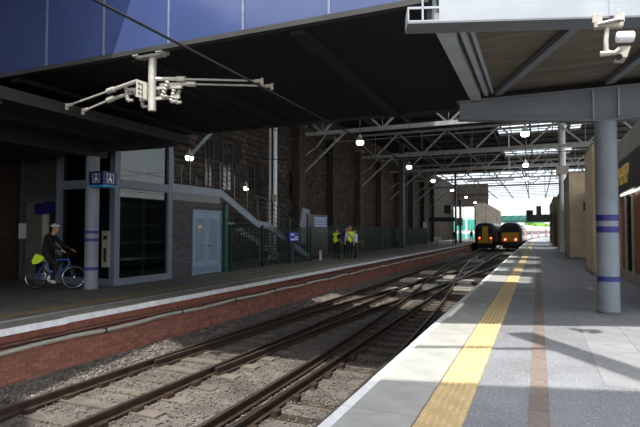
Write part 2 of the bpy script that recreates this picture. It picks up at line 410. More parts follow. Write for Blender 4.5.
# point rodding / check rail details
mb = MB()
for i, (x, y) in enumerate(((-5.95, 22.5), (-5.0, 24.6), (-3.6, 27.5), (-6.4, 27.5), (-4.9, 30.5), (-3.2, 24.5), (-6.5, 33))):
    t = box('crossing_board', (x-.45, y-.8, -1.13), (x+.45, y+.8, -1.015), mat('crossing_pale', (192, 185, 172), .85, var=.2, scale=4, island=.1))
    tag(t, ('pale board between the rails where the tracks cross, ' + ('nearest of all', 'just past the crossing point', 'beside the near platform', 'nearest the brick face', 'between the two trains\' tracks', 'closest to the platform edge', 'farthest by the brick face')[i]), 'board', 'pale boards among the crossing rails')
pm = thing('point_machine', (-4.95, 46, -1.13), 'small pale point machine box on stand in front of the trains', 'machine')
box('case', (-5.6, 45.7, -1.13), (-4.3, 46.3, -.93), M_paleg, pm); box('lever_post', (-5.0, 45.95, -.93), (-4.9, 46.05, -.45), M_notice, pm)
# ballast stones: joined, real geometry
def ballast():
    def scatter(n, x0, x1, y0, y1, s0, s1):
        x = rng.uniform(x0, x1, n); y = rng.uniform(y0, y1, n); s = rng.uniform(s0, s1, n); return np.stack([x, y, s], 1)
    P = np.concatenate([scatter(18000, -8.1, -1.8, 4, 13, .008, .026), scatter(4500, -8.1, -1.8, 14, 26, .016, .036), scatter(2500, -8.1, -1.8, 26, 48, .02, .045), scatter(3200, -8.1, -7.4, 4, 18, .02, .05)])
    n = len(P)
    base = np.array([[1,0,0],[-1,0,0],[0,1,0],[0,-1,0],[0,0,1],[0,0,-1]], float)
    V = base[None]*(1+rng.uniform(-.35, .35, (n, 6, 1)))+rng.uniform(-.25, .25, (n, 6, 3))
    a = rng.uniform(0, 6.28, n); c, s = np.cos(a), np.sin(a)
    X = V[:, :, 0]*c[:, None]-V[:, :, 1]*s[:, None]; Yv = V[:, :, 0]*s[:, None]+V[:, :, 1]*c[:, None]; Z = V[:, :, 2]*.7
    pile = np.where(P[:, 0] < -7.45, (-7.45-P[:, 0])*.22, 0)
    zb = -1.125+pile+rng.uniform(-.01, .025, n)
    W = np.stack([X*P[:, 2:3]+P[:, 0:1], Yv*P[:, 2:3]+P[:, 1:2], Z*P[:, 2:3]+zb[:, None]], 2).reshape(-1, 3)
    tri = np.array([[4,0,2],[4,2,1],[4,1,3],[4,3,0],[5,2,0],[5,1,2],[5,3,1],[5,0,3]])
    Fc = (tri[None]+np.arange(n)[:, None, None]*6).reshape(-1, 3)
    me = bpy.data.meshes.new('ballast'); me.vertices.add(len(W)); me.vertices.foreach_set('co', W.ravel())
    me.loops.add(Fc.size); me.loops.foreach_set('vertex_index', Fc.ravel().astype(np.int32))
    me.polygons.add(len(Fc)); me.polygons.foreach_set('loop_start', np.arange(0, Fc.size, 3, dtype=np.int32))
    me.update(calc_edges=True); me.validate(); me.materials.append(M_ballast)
    tag(link('ballast', me), 'grey brown ballast stones strewn between the rails', 'ballast', kind='stuff')
    mb = MB(); mb.prism([(-8.19, 2, -1.13), (-7.35, 2, -1.13), (-8.19, 2, -.97)], (0, 60, 0))
    tag(mb.build('ballast_bank', M_dirt), 'low bank of gritty ballast against the brick platform face', 'ground', kind='structure')
ballast()
for i, (px, py, lab) in enumerate(((219, 371, 'crumpled white litter lying beside the near rails'), (200, 372, 'small pale scrap of litter beside the rusty far rail'))):
    p = at(px, py, Z=-1.08); mb = MB()
    mb.add([p+Vector((random.uniform(-.07, .07), random.uniform(-.07, .07), random.uniform(-.02, .05))) for _ in range(8)], [(0,1,2),(0,2,3),(3,4,5),(1,4,6),(5,6,7),(2,6,7),(0,5,4)])
    tag(mb.build('litter', M_notice), lab, 'litter')
# ================================================================ LEFT BACK WALLS
# dark brick wall behind the cyclist
wb = thing('wall_left', (-16, 5, 0), 'dark brown brick wall in the shade behind the cyclist', 'wall', kind='structure')
box('mortar_backing', (-16.4, -8, 0), (-16.01, 13.4, 5), M_stonej, wb)
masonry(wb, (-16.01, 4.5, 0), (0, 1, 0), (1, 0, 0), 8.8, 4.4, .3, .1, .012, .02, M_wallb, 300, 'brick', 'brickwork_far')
# stone retaining wall
WX = -15.0
ws = thing('wall_back', (WX, 14, 0), 'tall sooty stone wall rising behind the staircase and fence', 'wall', kind='structure')
def onwall(px, py): p = at(px, py, X=WX+.06); return p.y, p.z
box('backing', (WX-.8, 13.4, 0), (WX-.02, 101, 10.6), M_stonej, ws); box('end_gable', (WX-.8, 101, 6.3), (-8.6, 101.6, 10.6), M_stonej, ws)
wins = []
for (x0, y0, x1, y1) in ((205, 136, 214, 186), (223, 140, 233, 190), (248, 164, 255, 192), (290, 172, 300, 196)):
    a = onwall(x0, y0); b = onwall(x1, y1); wins.append((a[0], b[0], min(a[1], b[1])-.1, max(a[1], b[1])))
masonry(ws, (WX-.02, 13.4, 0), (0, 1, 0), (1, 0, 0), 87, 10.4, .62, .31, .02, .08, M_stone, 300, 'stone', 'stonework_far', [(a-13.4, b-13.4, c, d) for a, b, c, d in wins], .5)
for (a, b, c, d) in wins:
    wn = thing('window', (WX, (a+b)/2, c), kind='structure'); wn.parent = ws; wn.matrix_parent_inverse = Matrix.Translation(-Vector(ws.location))
    f = MB(); f.box((WX-.03, a, c), (WX+.04, a+.09, d)); f.box((WX-.03, b-.09, c), (WX+.04, b, d)); f.box((WX-.03, a+.09, c), (WX+.04, b-.09, c+.09)); f.box((WX-.03, a+.09, d-.09), (WX+.04, b-.09, d))
    f.box((WX-.03, (a+b)/2-.03, c+.09), (WX+.03, (a+b)/2+.03, d-.09)); f.box((WX-.03, a+.09, (c+d)/2-.03), (WX+.03, b-.09, (c+d)/2+.03)); f.build('window_frame', M_frame, wn)
    box('pane', (WX-.02, a+.09, c+.09), (WX-.0, b-.09, d-.09), M_pane, wn)
for k, yb in enumerate((30, 36, 42.5, 49, 56, 63, 70, 77)):     # buttresses
    box('buttress', (WX+.08, yb, 0), (WX+.62, yb+1.0, 8.6), M_stone, ws); box('buttress_cap', (WX+.05, yb-.08, 8.6), (WX+.72, yb+1.08, 8.85), M_cap, ws)
# ================================================================ STAIR BLOCK
SX = -11.4
bk = thing('stair_store', (SX, 15, 0), 'grey brick store under the stair landing with pale blue doors', 'building')
box('mortar_backing', (-14.6, 13.75, 0), (SX-.03, 17.0, 2.64), M_mortar2, bk)
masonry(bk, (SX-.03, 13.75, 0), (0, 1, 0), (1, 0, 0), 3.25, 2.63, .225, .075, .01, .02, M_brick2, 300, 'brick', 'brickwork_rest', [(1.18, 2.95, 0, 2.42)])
d0, d1 = 15.0, 16.62
fr = MB(); fr.box((SX-.05, d0-.07, 0), (SX+.03, d0, 2.38)); fr.box((SX-.05, d1, 0), (SX+.03, d1+.07, 2.38)); fr.box((SX-.05, d0, 2.30), (SX+.03, d1, 2.38)); fr.build('door_frame', M_door, bk)
dm = (d0+d1)/2
for k, (a, b) in enumerate(((d0+.005, dm-.006), (dm+.006, d1-.005))):
    dr = box('door', (SX-.06, a, .02), (SX-.005, b, 2.295), M_door, bk)
    lv = MB(); z = .55
    lv.box((SX-.008, a+.14, .5), (SX-.003, b-.14, 2.05))
    while z < 2.0: lv.prism([(SX-.004, a+.15, z), (SX+.012, a+.15, z), (SX-.004, a+.15, z+.05)], (0, b-a-.30, 0)); z += .06
    lv.build('louvre', M_doorp, dr)
    box('kick_plate', (SX-.006, a+.04, .06), (SX+.004, b-.04, .30), M_doorp, dr)
    hy = b-.08 if k == 0 else a+.05
    MB().tube([(SX, hy, 1.05), (SX+.06, hy, 1.05), (SX+.06, hy+.1*(1 if k else -1), 1.05)], .014, 6).build('handle', M_black, dr)
    if k == 0:
        n_ = box('warning_notice', (SX-.004, a+.25, 1.6), (SX+.016, a+.47, 1.82), mat('warning_pale', (206, 178, 130), .6), dr)
        box('print_bar', (SX+.0165, a+.28, 1.64), (SX+.0175, a+.44, 1.68), M_black, n_)
# stairs
st = thing('staircase', (SX, 16.7, 0), 'steel staircase with grey stringers climbing to a railed landing', 'staircase')
box('landing', (-14.6, 13.76, 2.86), (SX-.09, 16.75, 3.05), M_step, st)
box('landing_soffit', (-14.5, 13.78, 2.79), (SX-.1, 16.72, 2.855), M_string, st)
def stringer(path, x, name='stringer', h=.30):
    P = [Vector((x, y, z)) for y, z in path]
    mb = MB(); mb.prism([p for p in P]+[p-Vector((0, 0, h)) for p in reversed(P)], (.09, 0, 0)); return mb.build(name, M_string, st)
PATH = [(13.78, 3.22), (16.75, 3.22), (19.6, 2.05), (20.5, 2.0), (25.2, .32)]
stringer(PATH, SX-.09); stringer(PATH, -13.4)
box('landing_fascia', (SX-.16, 13.78, 2.66), (SX-.02, 16.70, 2.915), mat('landing_grey', (120, 124, 122), .6, var=.08), st)
tr = MB().box((-13.31, -.14, -.04), (SX-.09, .14, 0)).mesh('tread', M_step)
for (ya, za, yb, zb, n) in ((16.8, 2.98, 19.55, 1.95, 6), (20.55, 1.86, 25.0, .18, 10)):
    for k in range(n):
        link('tread', tr, st, Vector((0, ya+(yb-ya)*(k+.5)/n, za+(zb-za)*(k+.5)/n))-Vector(st.location)+Vector((0, 0, 0)))
box('half_landing', (-13.31, 19.55, 1.75), (SX-.09, 20.55, 1.9), M_step, st)
def zpath(y): return float(np.interp(y, [p[0] for p in PATH], [p[1] for p in PATH]))
for x in (SX-.045, -13.35):
    for y in (13.9, 14.8, 15.7, 16.7, 17.7, 18.7, 19.6, 20.5, 21.6, 22.8, 24.0, 25.1):
        z = zpath(y); MB().bar((x, y, z-.1), (x, y, z+1.05), .05, .05).build('baluster', M_railm, st)
    for h in (.25, .45, .65, .85, 1.08):
        MB().tube([(x, y, z+h) for y, z in PATH], .024 if h > 1 else .013, 6).build('handrail' if h > 1 else 'rail_bar', M_railm, st)
for (y, z) in ((20.0, 1.75), (23.1, .8)):
    box('support_post', (SX-.14, y-.06, 0), (SX-.02, y+.06, z-.02+ (0 if y < 21 else .0)), M_col, st)
gp = box('drain_post', (SX-.02, 16.86, 0), (SX+.1, 17.06, 2.66), mat('post_green', (40, 78, 70), .5), None); tag(gp, 'green square post at the corner of the brick store', 'post')
# ================================================================ LIFT SHAFT
LX, LY0, LY1 = -11.3, 11.18, 13.72
lf = thing('lift_shaft', (LX, 12.4, 0), 'glazed lift shaft with blue grey steel frame', 'lift')
for (x, y) in ((LX-.1, LY0+.1), (LX-.1, LY1-.1), (-13.6, LY0+.1), (-13.6, LY1-.1)): box('corner_post', (x-.1, y-.1, 0), (x+.1, y+.1, 4.73), M_liftf, lf)
for z in (.0, 2.88, 4.53):
    h = .2 if z != 2.88 else .26
    box('cross_beam', (LX-.19, LY0+.2, z), (LX-.01, LY1-.2, z+h), M_liftf, lf); box('cross_beam', (-13.5, LY0+.01, z), (LX-.2, LY0+.19, z+h), M_liftf, lf)
for (z0, z1) in ((.2, 2.88), (3.14, 4.53)):
    box('pane', (LX-.11, LY0+.2, z0), (LX-.09, LY1-.2, z1), M_glassl, lf); box('pane', (-13.5, LY0+.09, z0), (LX-.2, LY0+.11, z1), M_glassl, lf)
for z in (.55, 1.2, 1.75, 2.35, 3.7, 4.4): box('guide_bracket', (LX-.30, LY0+.25, z), (LX-.24, LY1-.25, z+.09), M_steeld, lf)
box('guide_rail', (LX-.24, 12.5, 0), (LX-.16, 12.6, 4.52), M_liftf, lf)
box('lift_back', (-13.66, LY0+.2, 0), (-13.6, LY1-.2, 4.6), M_black, lf); box('lift_car', (-13.4, LY0+.4, .15), (LX-1.0, LY1-.4, 2.4), mat('lift_car', (70, 72, 70), .5), lf)
box('shaft_side', (-13.5, LY1-.12, 0), (LX-.2, LY1-.06, 4.6), mat('shaft_grey', (40, 44, 46), .6), lf)
cs_ = thing('security_camera', (-11.1, 11.05, 2.75), 'small pale security camera on the lift shaft corner below the blue sign', 'camera')
MB().tube([(-11.15, 11.12, 3.0), (-11.0, 10.9, 2.98)], .045, 8).build('housing', M_paleg, cs_); MB().tube([(-11.38, 11.2, 3.05), (-11.13, 11.1, 3.0)], .018, 6).build('bracket', M_bar, cs_)
# left column
def column(x, y, r, ztop, bands, label, m=M_col):
    c = thing('column', (x, y, 0), label, 'column')
    MB().lathe([(r, .02), (r, ztop)], (x, y, 0), 28).build('shaft', m, c, True)
    MB().lathe([(r+.035, 0), (r+.035, .02), (r+.004, .03)], (x, y, 0), 28).build('base_ring', M_steeld, c, True)
    for (a, b) in bands: MB().lathe([(r+.004, a), (r+.004, b)], (x, y, 0), 28).build('band', M_band, c, True)
    return c
column(-11.36, 10.42, .18, 3.66, ((.52, .61), (1.31, 1.40), (1.53, 1.61)), 'round grey column with blue bands beside the cyclist')
# lift sign box
sg = thing('lift_sign', (-10.86, 10.32, 2.78), 'blue box sign with white lift pictograms on the banded column', 'sign', rz=YAW+math.radians(-4))
Ls = .50
def slocal(name, a, b, m, p=sg):
    me = MB().box(a, b).mesh(name, m); return link(name, me, p, (0, 0, 0))
sg.rotation_euler = (0, 0, math.radians(91))
bd = slocal('box', (-Ls/2, -Ls/2, .05), (Ls/2, Ls/2, .42), M_signblue); slocal('light_edge', (-Ls/2-.01, -Ls/2-.01, 0), (Ls/2+.01, Ls/2+.01, .05), M_signcy)
def picto(face):
    mb = MB(); hl = Ls/2+.003
    def bx(u0, u1, z0, z1):
        if face == 'y': mb.box((u0, -hl, z0), (u1, -hl+.005, z1))
        else: mb.box((-hl, u0, z0), (-hl+.005, u1, z1))
    for s in (-1, 1):
        bx(min(s*.12, s*.105), max(s*.12, s*.105), .12, .35); bx(min(s*.12, s*.06), max(s*.12, s*.06), .34, .355); bx(min(s*.12, s*.06), max(s*.12, s*.06), .115, .13)
    bx(-.02, .02, .33, .37); bx(-.018, .018, .22, .32); bx(-.05, .05, .18, .24); bx(-.065, -.045, .14, .22); bx(.02, .055, .13, .18); bx(-.015, .015, .10, .12)
    mb.build('pictogram', M_signwh, None).parent = sg
picto('y'); picto('x')
for i_ in range(1): pass
arm = MB().tube([(-11.2, 10.4, 3.1), (-11.05, 10.4, 3.1)], .03, 8).build('sign_arm', M_col, None); arm.parent = sg; arm.matrix_parent_inverse = parent_world(sg).inverted()
# help point panel, doorway, notice, blue sign behind the column
hp = thing('help_point', (-12.0, 11.1, 0), 'narrow pale help point casing behind the banded column', 'help point')
box('casing', (-11.72, 11.12, .55), (-11.46, 11.18, 1.6), M_paleg, hp); box('speaker_slot', (-11.64, 11.108, .7), (-11.55, 11.122, 1.1), M_black, hp); box('screen', (-11.66, 11.108, 1.35), (-11.52, 11.122, 1.47), M_black, hp)
dw = thing('lobby_door', (-14.3, 11.6, 0), 'dim glazed lobby doorway with a pale centre strip behind the bicycle', 'door')
box('jamb', (-15.9, 11.6, 0), (-15.75, 11.75, 4.2), M_bar, dw); box('jamb', (-13.75, 11.6, 0), (-13.65, 11.75, 4.2), M_bar, dw); box('transom', (-15.75, 11.6, 2.55), (-13.75, 11.75, 2.75), M_bar, dw)
box('door_leaf', (-15.7, 11.68, .02), (-14.9, 11.72, 2.55), mat('leaf_dark', (92, 90, 84), .5), dw); box('centre_strip', (-14.88, 11.64, .02), (-14.62, 11.70, 2.3), M_paleg, dw); box('door_leaf', (-14.6, 11.68, .02), (-13.8, 11.72, 2.55), M_black, dw)
box('upper_panel', (-15.75, 11.66, 2.75), (-13.75, 11.72, 4.2), mat('upper_dark', (60, 60, 58), .6), dw)
s_ = box('wayfinding_sign', (-15.1, 11.52, 2.15), (-13.7, 11.58, 2.5), M_signblue); tag(s_, 'dark blue strip sign above the dim lobby doorway', 'sign')
s_ = box('notice', (-15.88, 11.55, 1.35), (-15.55, 11.59, 1.85), M_notice); tag(s_, 'small white notice on the jamb behind the cyclist', 'notice')
# ================================================================ FENCE (green pales)
def fence(y0, y1, x, label, step, h=1.75, x1=None):
    f = thing('fence', (x, y0, 0), label, 'fence'); x1 = x if x1 is None else x1
    pale = MB().box((-.012, -.02, .06), (.012, .02, h)); pale.prism([(-.012, -.02, h), (-.012, .02, h), (-.012, 0, h+.06)], (.024, 0, 0)); me = pale.mesh('pale', M_green)
    y = y0
    while y < y1:
        link('pale', me, f, (x+(x1-x)*(y-y0)/(y1-y0)-x, y-y0, 0)); y += step
    for z in (.25, h-.2): MB().bar((x-.03, y0, z), (x1-.03, y1, z), .04, .04).build('fence_rail', M_green, f)
    y = y0
    while y <= y1+.01:
        xx = x+(x1-x)*(y-y0)/(y1-y0); box('fence_post', (xx-.10, y-.04, 0), (xx-.03, y+.04, h+.1), M_green, f); y += (y1-y0)/max(1, round((y1-y0)/2.6))
fence(17.2, 25.0, -11.24, 'green pale fence in front of the staircase', .21)
fence(27.5, 62.0, -12.4, 'long green pale fence below the sooty stone wall', .16, 1.9)
# info screen on a post, boards
isn = thing('information_screen', (-11.0, 23.1, 0), 'small blue information screen on a post by the stairs', 'screen')
p0 = at(288.5, 232.5, X=-11.1); p1 = at(299, 241, X=-11.1)
pc = (p0+p1)/2
box('screen', (-11.16, pc.y-.48, pc.z-.22), (-11.08, pc.y+.48, pc.z+.22), M_screen, isn)
box('post', (-11.2, pc.y-.04, 0), (-11.12, pc.y+.04, pc.z+.1), M_bar, isn)
for (a, b, c, d) in ((-.42, .0, .08, .15), (-.42, .42, -.16, -.09), (.05, .42, -.04, .02)): box('text_line', (-11.085, pc.y+a, pc.z+c), (-11.076, pc.y+b, pc.z+d), M_signwh, isn)
bo = thing('notice_board', (-12.1, 26.6, 0), 'dark notice board with a pale blue poster beside the staircase foot', 'notice board')
q0 = at(314.5, 217, X=-12.0); q1 = at(326.5, 227, X=-12.0); qa = at(300, 208, X=-12.0)
box('board', (-12.1, q0.y-.9, .1), (-12.02, q1.y+.2, q0.z+.15), M_traind, bo)
ps = box('poster', (-12.03, q0.y, q1.z), (-12.0, q1.y, q0.z), mat('poster_pale', (150, 166, 196), .5, var=.1), bo)
for k, m_ in enumerate((M_doorp, M_bikeb, M_doorp)): box('print_band', (-12.0, q0.y+.05, q1.z+.12+.14*k), (-11.995, q1.y-.05, q1.z+.18+.14*k), m_, ps)
pn = MB().prism([(-12.15, qa.y-.1, .9), (-12.15, qa.y+1.1, .9), (-12.15, qa.y+1.5, qa.z-.05), (-12.15, qa.y+.55, qa.z+.05)], (.06, 0, 0)).build('hoarding_panel', M_liftf); tag(pn, 'slanted grey panel standing behind the lower stairs', 'panel')
box('panel_leg', (-12.14, qa.y+.3, 0), (-12.10, qa.y+.36, .9), M_bar, pn)
yb = thing('safety_barrier', (-10.0, 29.2, 0), 'yellow folding barrier standing behind the police group', 'barrier')
b0 = at(357.5, 250, Z=0); b1 = at(363, 249.2, Z=0)
for p in (b0, b1):
    MB().tube([p, p+Vector((0, 0, .75))], .05, 8).build('post', M_ybar, yb)
MB().bar(b0+Vector((0, 0, .65)), b1+Vector((0, 0, .65)), .05, .12).build('cross_bar', M_ybar, yb)
# bollard-like white post at stair foot
s_ = box('newel_post', (-11.0, 25.5, 0), (-10.9, 25.6, .55), M_notice); tag(s_, 'short white post at the foot of the staircase', 'post')
# H-section pole at left
hp_ = thing('steel_pole', (-14.2, 26.1, 0), 'tall pale steel pole against the dark wall by the stairs', 'pole')
MW = mat('pole_white', (222, 224, 226), .5, var=.05)
box('flange', (-14.40, 25.95, 0), (-14.30, 26.25, 10.4), MW, hp_); box('web', (-14.30, 26.08, 0), (-14.12, 26.12, 10.4), M_black, hp_); box('flange', (-14.12, 25.95, 0), (-14.02, 26.25, 10.4), MW, hp_)
box('junction_box', (-14.1, 25.8, 3.3), (-13.85, 25.95, 3.7), M_paleg, hp_)
# ================================================================ BRIDGE
BZ, BY0, BY1 = 4.75, 6.86, 13.3
br = thing('footbridge', (-6, 10, BZ), 'bridge overhead clad in blue panels with a dark underside', 'bridge')
BXE = -1.33
box('deck', (-32, BY0+.05, BZ), (BXE, BY1, BZ+.35), M_soffit, br); box('deck', (BXE, 9.3, BZ), (9, BY1, BZ+.35), M_soffit, br)  # right-hand deck behind the canopy, added to keep the platform shaded
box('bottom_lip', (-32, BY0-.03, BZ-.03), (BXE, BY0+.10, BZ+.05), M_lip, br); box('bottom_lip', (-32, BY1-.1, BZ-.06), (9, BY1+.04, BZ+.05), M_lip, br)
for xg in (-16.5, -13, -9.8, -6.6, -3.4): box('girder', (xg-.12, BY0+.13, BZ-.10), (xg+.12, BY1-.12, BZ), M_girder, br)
pan = MB().box((.012, 0, 0), (1.468, .05, 2.7)).mesh('blue_panel', M_blue); stp = MB().box((-.02, -.015, 0), (.02, .05, 2.7)).mesh('cover_strip', M_strip)
X0 = -2.79
for k in range(-11, 8):
    x = X0+k*1.48
    if k < 1: link('blue_panel', pan, br, Vector((x, BY0-.02, BZ+.05))-br.location); link('cover_strip', stp, br, Vector((x, BY0-.02, BZ+.05))-br.location)
    link('blue_panel', pan, br, Vector((x, BY1-.04, BZ+.05))-br.location)
box('top_rail', (-19.1, BY0-.06, BZ+2.75), (BXE, BY0+.1, BZ+2.87), M_lip, br)
# overhead line support hung from bridge edge
oh = thing('overhead_line_support', (-6.26, 7.0, 4.7), 'pale galvanised insulator bracket hanging from the blue bridge edge', 'bracket')
PX, PY = -6.24, 7.0
mp = MB(); mp.box((PX-.28, PY-.12, 4.66), (PX+.28, PY+.04, 4.70)); mp.box((PX-.32, PY-.16, 4.69), (PX-.20, PY+.06, 4.76)); mp.box((PX+.20, PY-.16, 4.69), (PX+.32, PY+.06, 4.76)); mp.build('mounting_plate', M_galv, oh)
MB().tube([(PX, PY, 4.67), (PX, PY, 3.72)], .07, 14).build('drop_tube', M_galv, oh, True)
def P(px, py, Y): return at(px, py, Y=Y)
tubes = [((137, 81, 6.95), (112, 90, 6.9), (67, 106, 6.85)), ((132, 93, 7.2), (112, 99, 7.1), (83, 111, 7.0)), ((152, 79, 7.0), (180, 79, 7.2), (262, 81, 7.6)), ((160, 85, 7.1), (190, 84, 7.3), (272, 86, 7.8))]
for t_ in tubes:
    a, b, c = [P(*q) for q in t_]
    MB().tube([a, b], .036, 8).build('arm_socket', M_galv, oh, True); MB().tube([b, c], .019, 8).build('arm_tube', M_galv, oh, True)
    d = (c-b).normalized(); MB().tube([b-d*.05, b+d*.1], .052, 10).build('collar', M_galv, oh, True); 
    e = MB(); e.tube([c-d*.12, c], .032, 8); e.box(tuple(c+Vector((-.02, -.02, -.07))), tuple(c+Vector((.02, .02, .05)))); e.build('end_clamp', M_ins, oh)
pl_ = MB(); pc_ = P(140, 88, 6.85); pl_.prism([pc_+Vector((-.09, 0, .17)), pc_+Vector((.1, .05, .1)), pc_+Vector((.1, .05, -.2)), pc_+Vector((-.09, 0, -.14))], (0, .03, 0)); pl_.build('drilled_plate', M_paleg, oh)
for (dx, dz) in ((-.03, .09), (.03, .06), (-.03, 0), (.03, -.03), (-.03, -.08), (.03, -.11)): c = pc_+Vector((dx, .0, dz)); MB().tube([c, c+Vector((0, .02, 0))], .014, 6).build('bolt_hole', M_black, oh)
ins = [((126, 88), (128, 101), 7.0), ((133, 90), (137, 96), 7.1), ((142, 98), (143, 107), 7.0), ((168, 81), (162, 97), 7.0), ((175, 86), (171, 102), 7.1), ((180, 86), (176, 103), 7.15), ((157, 88), (161, 98), 7.2)]
for (a, b, Y) in ins:
    a = P(*a, Y); b = P(*b, Y); k = 5; mb = MB(); pts = []; rs = []
    for i in range(2*k+1): pts.append(a.lerp(b, i/(2*k))); rs.append(.026 if i % 2 == 0 else .044)
    mb.tube(pts, rs, 8); mb.build('insulator', M_ins, oh, True)
    d = (b-a).normalized(); MB().tube([b, b+Vector((.10, .02, .01))], .026, 8).build('clamp_arm', M_galv, oh)
MB().bar(P(128, 90, 7.0), P(182, 87, 7.1), .05, .05).build('cross_arm', M_galv, oh); MB().bar(P(140, 100, 6.95), P(180, 97, 7.15), .06, .05).build('cross_arm', M_galv, oh)
# contact wires
def wire(pts, r, label): tag(MB().tube(pts, r, 6).build('wire', M_wire), label, 'wire')
wire([(-3.5, -3, 3.6), (-3.5, 9.7, 3.6), (-3.55, 30, 3.65), (-3.5, 68, 3.7)], .014, 'thick black overhead wire crossing in front of the blue panels')
wire([(-6.5, 7, 4.45), (-6.45, 30, 3.9), (-6.4, 68, 3.8)], .010, 'thin overhead wire above the track beside the brick face')
wire([(-14.9, 19.5, 5.0), (-8, 21.5, 4.85), (1.5, 24, 5.0)], .012, 'black span cable strung from the stone wall over the stairs')
wire([(-14.9, 16.2, 5.35), (-12, 20, 5.0), (-9, 26, 4.9)], .012, 'dark cable sagging above the stair landing')
# ================================================================ LEFT PLATFORM CANOPY
LZ = 3.9
lc = thing('platform_canopy', (-11.4, 6, LZ), 'dark low canopy over the shaded platform by the cyclist', 'canopy')
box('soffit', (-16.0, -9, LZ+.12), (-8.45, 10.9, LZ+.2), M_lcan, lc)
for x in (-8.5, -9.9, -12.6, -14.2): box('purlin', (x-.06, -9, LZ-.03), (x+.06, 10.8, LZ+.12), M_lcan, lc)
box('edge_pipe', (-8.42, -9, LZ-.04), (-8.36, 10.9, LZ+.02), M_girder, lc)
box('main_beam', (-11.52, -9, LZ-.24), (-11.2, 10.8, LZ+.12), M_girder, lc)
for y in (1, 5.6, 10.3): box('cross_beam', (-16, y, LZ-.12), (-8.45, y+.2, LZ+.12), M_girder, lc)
# ================================================================ RIGHT CANOPY
cn = thing('platform_canopy', (1.27, 9, 4.4), 'grey steel canopy with brown boarded soffit above the right column', 'canopy')
A0 = Vector((-1.58, 6.68, 4.4)); A1 = Vector((1.27, 7.67, 4.4)); ud = (A1-A0).normalized(); nd = Vector((-ud.y, ud.x, 0)); LEN = 5.6
def skew(a, b, c, d, z0, z1, name, m):     # along-u from a to b, depth c..d
    P4 = [A0+ud*a+nd*c, A0+ud*b+nd*c, A0+ud*b+nd*d, A0+ud*a+nd*d]
    return MB().prism([(p.x, p.y, z0) for p in P4], (0, 0, z1-z0)).build(name, m, cn)
skew(0, LEN, 0, .36, 4.40, 4.425, 'fascia_bottom_plate', M_steeld)
skew(.42, LEN, 0, .02, 4.425, 4.98, 'fascia_plate', M_steel)
skew(.02, .42, 0, .02, 4.60, 4.63, 'end_top_bar', M_steel); skew(0, .02, 0, .36, 4.425, 4.63, 'end_frame', M_steel); skew(.19, .215, 0, .02, 4.425, 4.98, 'end_post', M_steel); skew(0, .42, 0, .02, 4.425, 4.445, 'end_bottom_bar', M_steel)
skew(.3, LEN, .34, .36, 4.425, 4.98, 'fascia_back', M_steeld); skew(.42, LEN, .0, .36, 4.98, 5.0, 'gutter_top', M_steel)
skew(2.62, 2.68, -.015, 0, 4.425, 4.98, 'joint_cover', M_steel)
# soffit planks
k = 0; y = 7.02
while y < 11.36:
    xr = 4.0; s = (y-A0.y-.36)/ud.y*ud.x+A0.x   # where plank row meets skew fascia
    xr = min(xr, max(-1.0, s+.2)) if y < 8.6 else 4.0
    if xr > -.9: box('soffit_board', (-1.08, y+.004, 4.62), (xr, y+.236, 4.66), M_board, cn)
    y += .24
box('roof_deck', (-1.2, 7.9, 4.665), (4.2, 11.6, 4.72), M_steeld, cn)
box('edge_beam', (-1.30, 7.1, 4.42), (-1.10, 11.4, 4.66), M_steel, cn); box('edge_channel', (-1.02, 7.2, 4.52), (-.94, 11.4, 4.615), M_steel, cn); box('edge_channel', (-.88, 7.25, 4.55), (-.83, 11.4, 4.615), M_steel, cn)
MB().bar((.57, 7.98, 4.55), (-.75, 11.38, 4.55), .14, .10).build('brace', M_steeld, cn); MB().bar((2.0, 8.3, 4.55), (1.33, 11.38, 4.55), .14, .10).build('brace', M_steeld, cn)
MB().bar((2.9, 8.6, 4.55), (2.8, 11.38, 4.55), .14, .10).build('brace', M_steeld, cn)
bm_ = MB()
bm_.prism([(-1.55, 11.42, 4.42), (-1.55, 11.42, 4.08), (1.27, 11.42, 3.80), (4.5, 11.42, 3.95), (4.5, 11.42, 4.42)], (0, .10, 0)); bm_.build('cantilever_beam', M_steeld, cn)
fl = MB(); fl.prism([(-1.6, 11.33, 4.08), (1.27, 11.33, 3.80), (4.5, 11.33, 3.95), (4.5, 11.33, 3.92), (1.27, 11.33, 3.765), (-1.6, 11.33, 4.05)], (0, .28, 0)); fl.build('beam_flange', M_steeld, cn)
box('beam_flange', (-1.6, 11.33, 4.42), (4.5, 11.61, 4.45), M_steeld, cn)
for x in (1.05, 1.49): box('stiffener', (x-.012, 11.36, 3.84), (x+.012, 11.42, 4.42), M_steel, cn)
column(1.27, 11.52, .2, 3.78, ((.61, .71), (1.57, 1.69), (1.80, 1.92)), 'round grey column with three blue bands on the near platform')
# security camera on fascia
cc = thing('security_camera', (.85, 7.1, 4.35), 'white security camera hung on a clamp bracket from the canopy fascia', 'camera')
def cp_(px, py, Y=7.25): return at(px, py, Y=Y)
for px in (597, 619):
    c = cp_(px, 19); mb = MB(); mb.box(tuple(c+Vector((-.055, -.05, -.055))), tuple(c+Vector((.055, .03, .06)))); mb.build('clamp', M_galv, cc)
    MB().tube([c+Vector((0, -.02, .05)), c+Vector((0, -.02, .13))], .012, 6).build('clamp_bolt', M_chrome, cc)
MB().bar(cp_(594, 26), cp_(623, 24), .10, .07).build('clamp_plate', M_paleg, cc); MB().tube([cp_(598, 24, 7.18), cp_(620, 19, 7.18)], .02, 6).build('brace_rod', M_galv, cc)
st_ = [cp_(607, 27), cp_(606, 40), cp_(606, 50), cp_(609, 53), cp_(615, 53), cp_(620, 48)]
MB().tube(st_, .03, 10).build('swan_neck', M_galv, cc, True); MB().tube([cp_(600, 54), cp_(611, 53)], .035, 8).build('pivot', M_ins, cc)
hc = cp_(626, 44); hb = MB(); h0 = cp_(625, 37); h1 = cp_(622, 58)
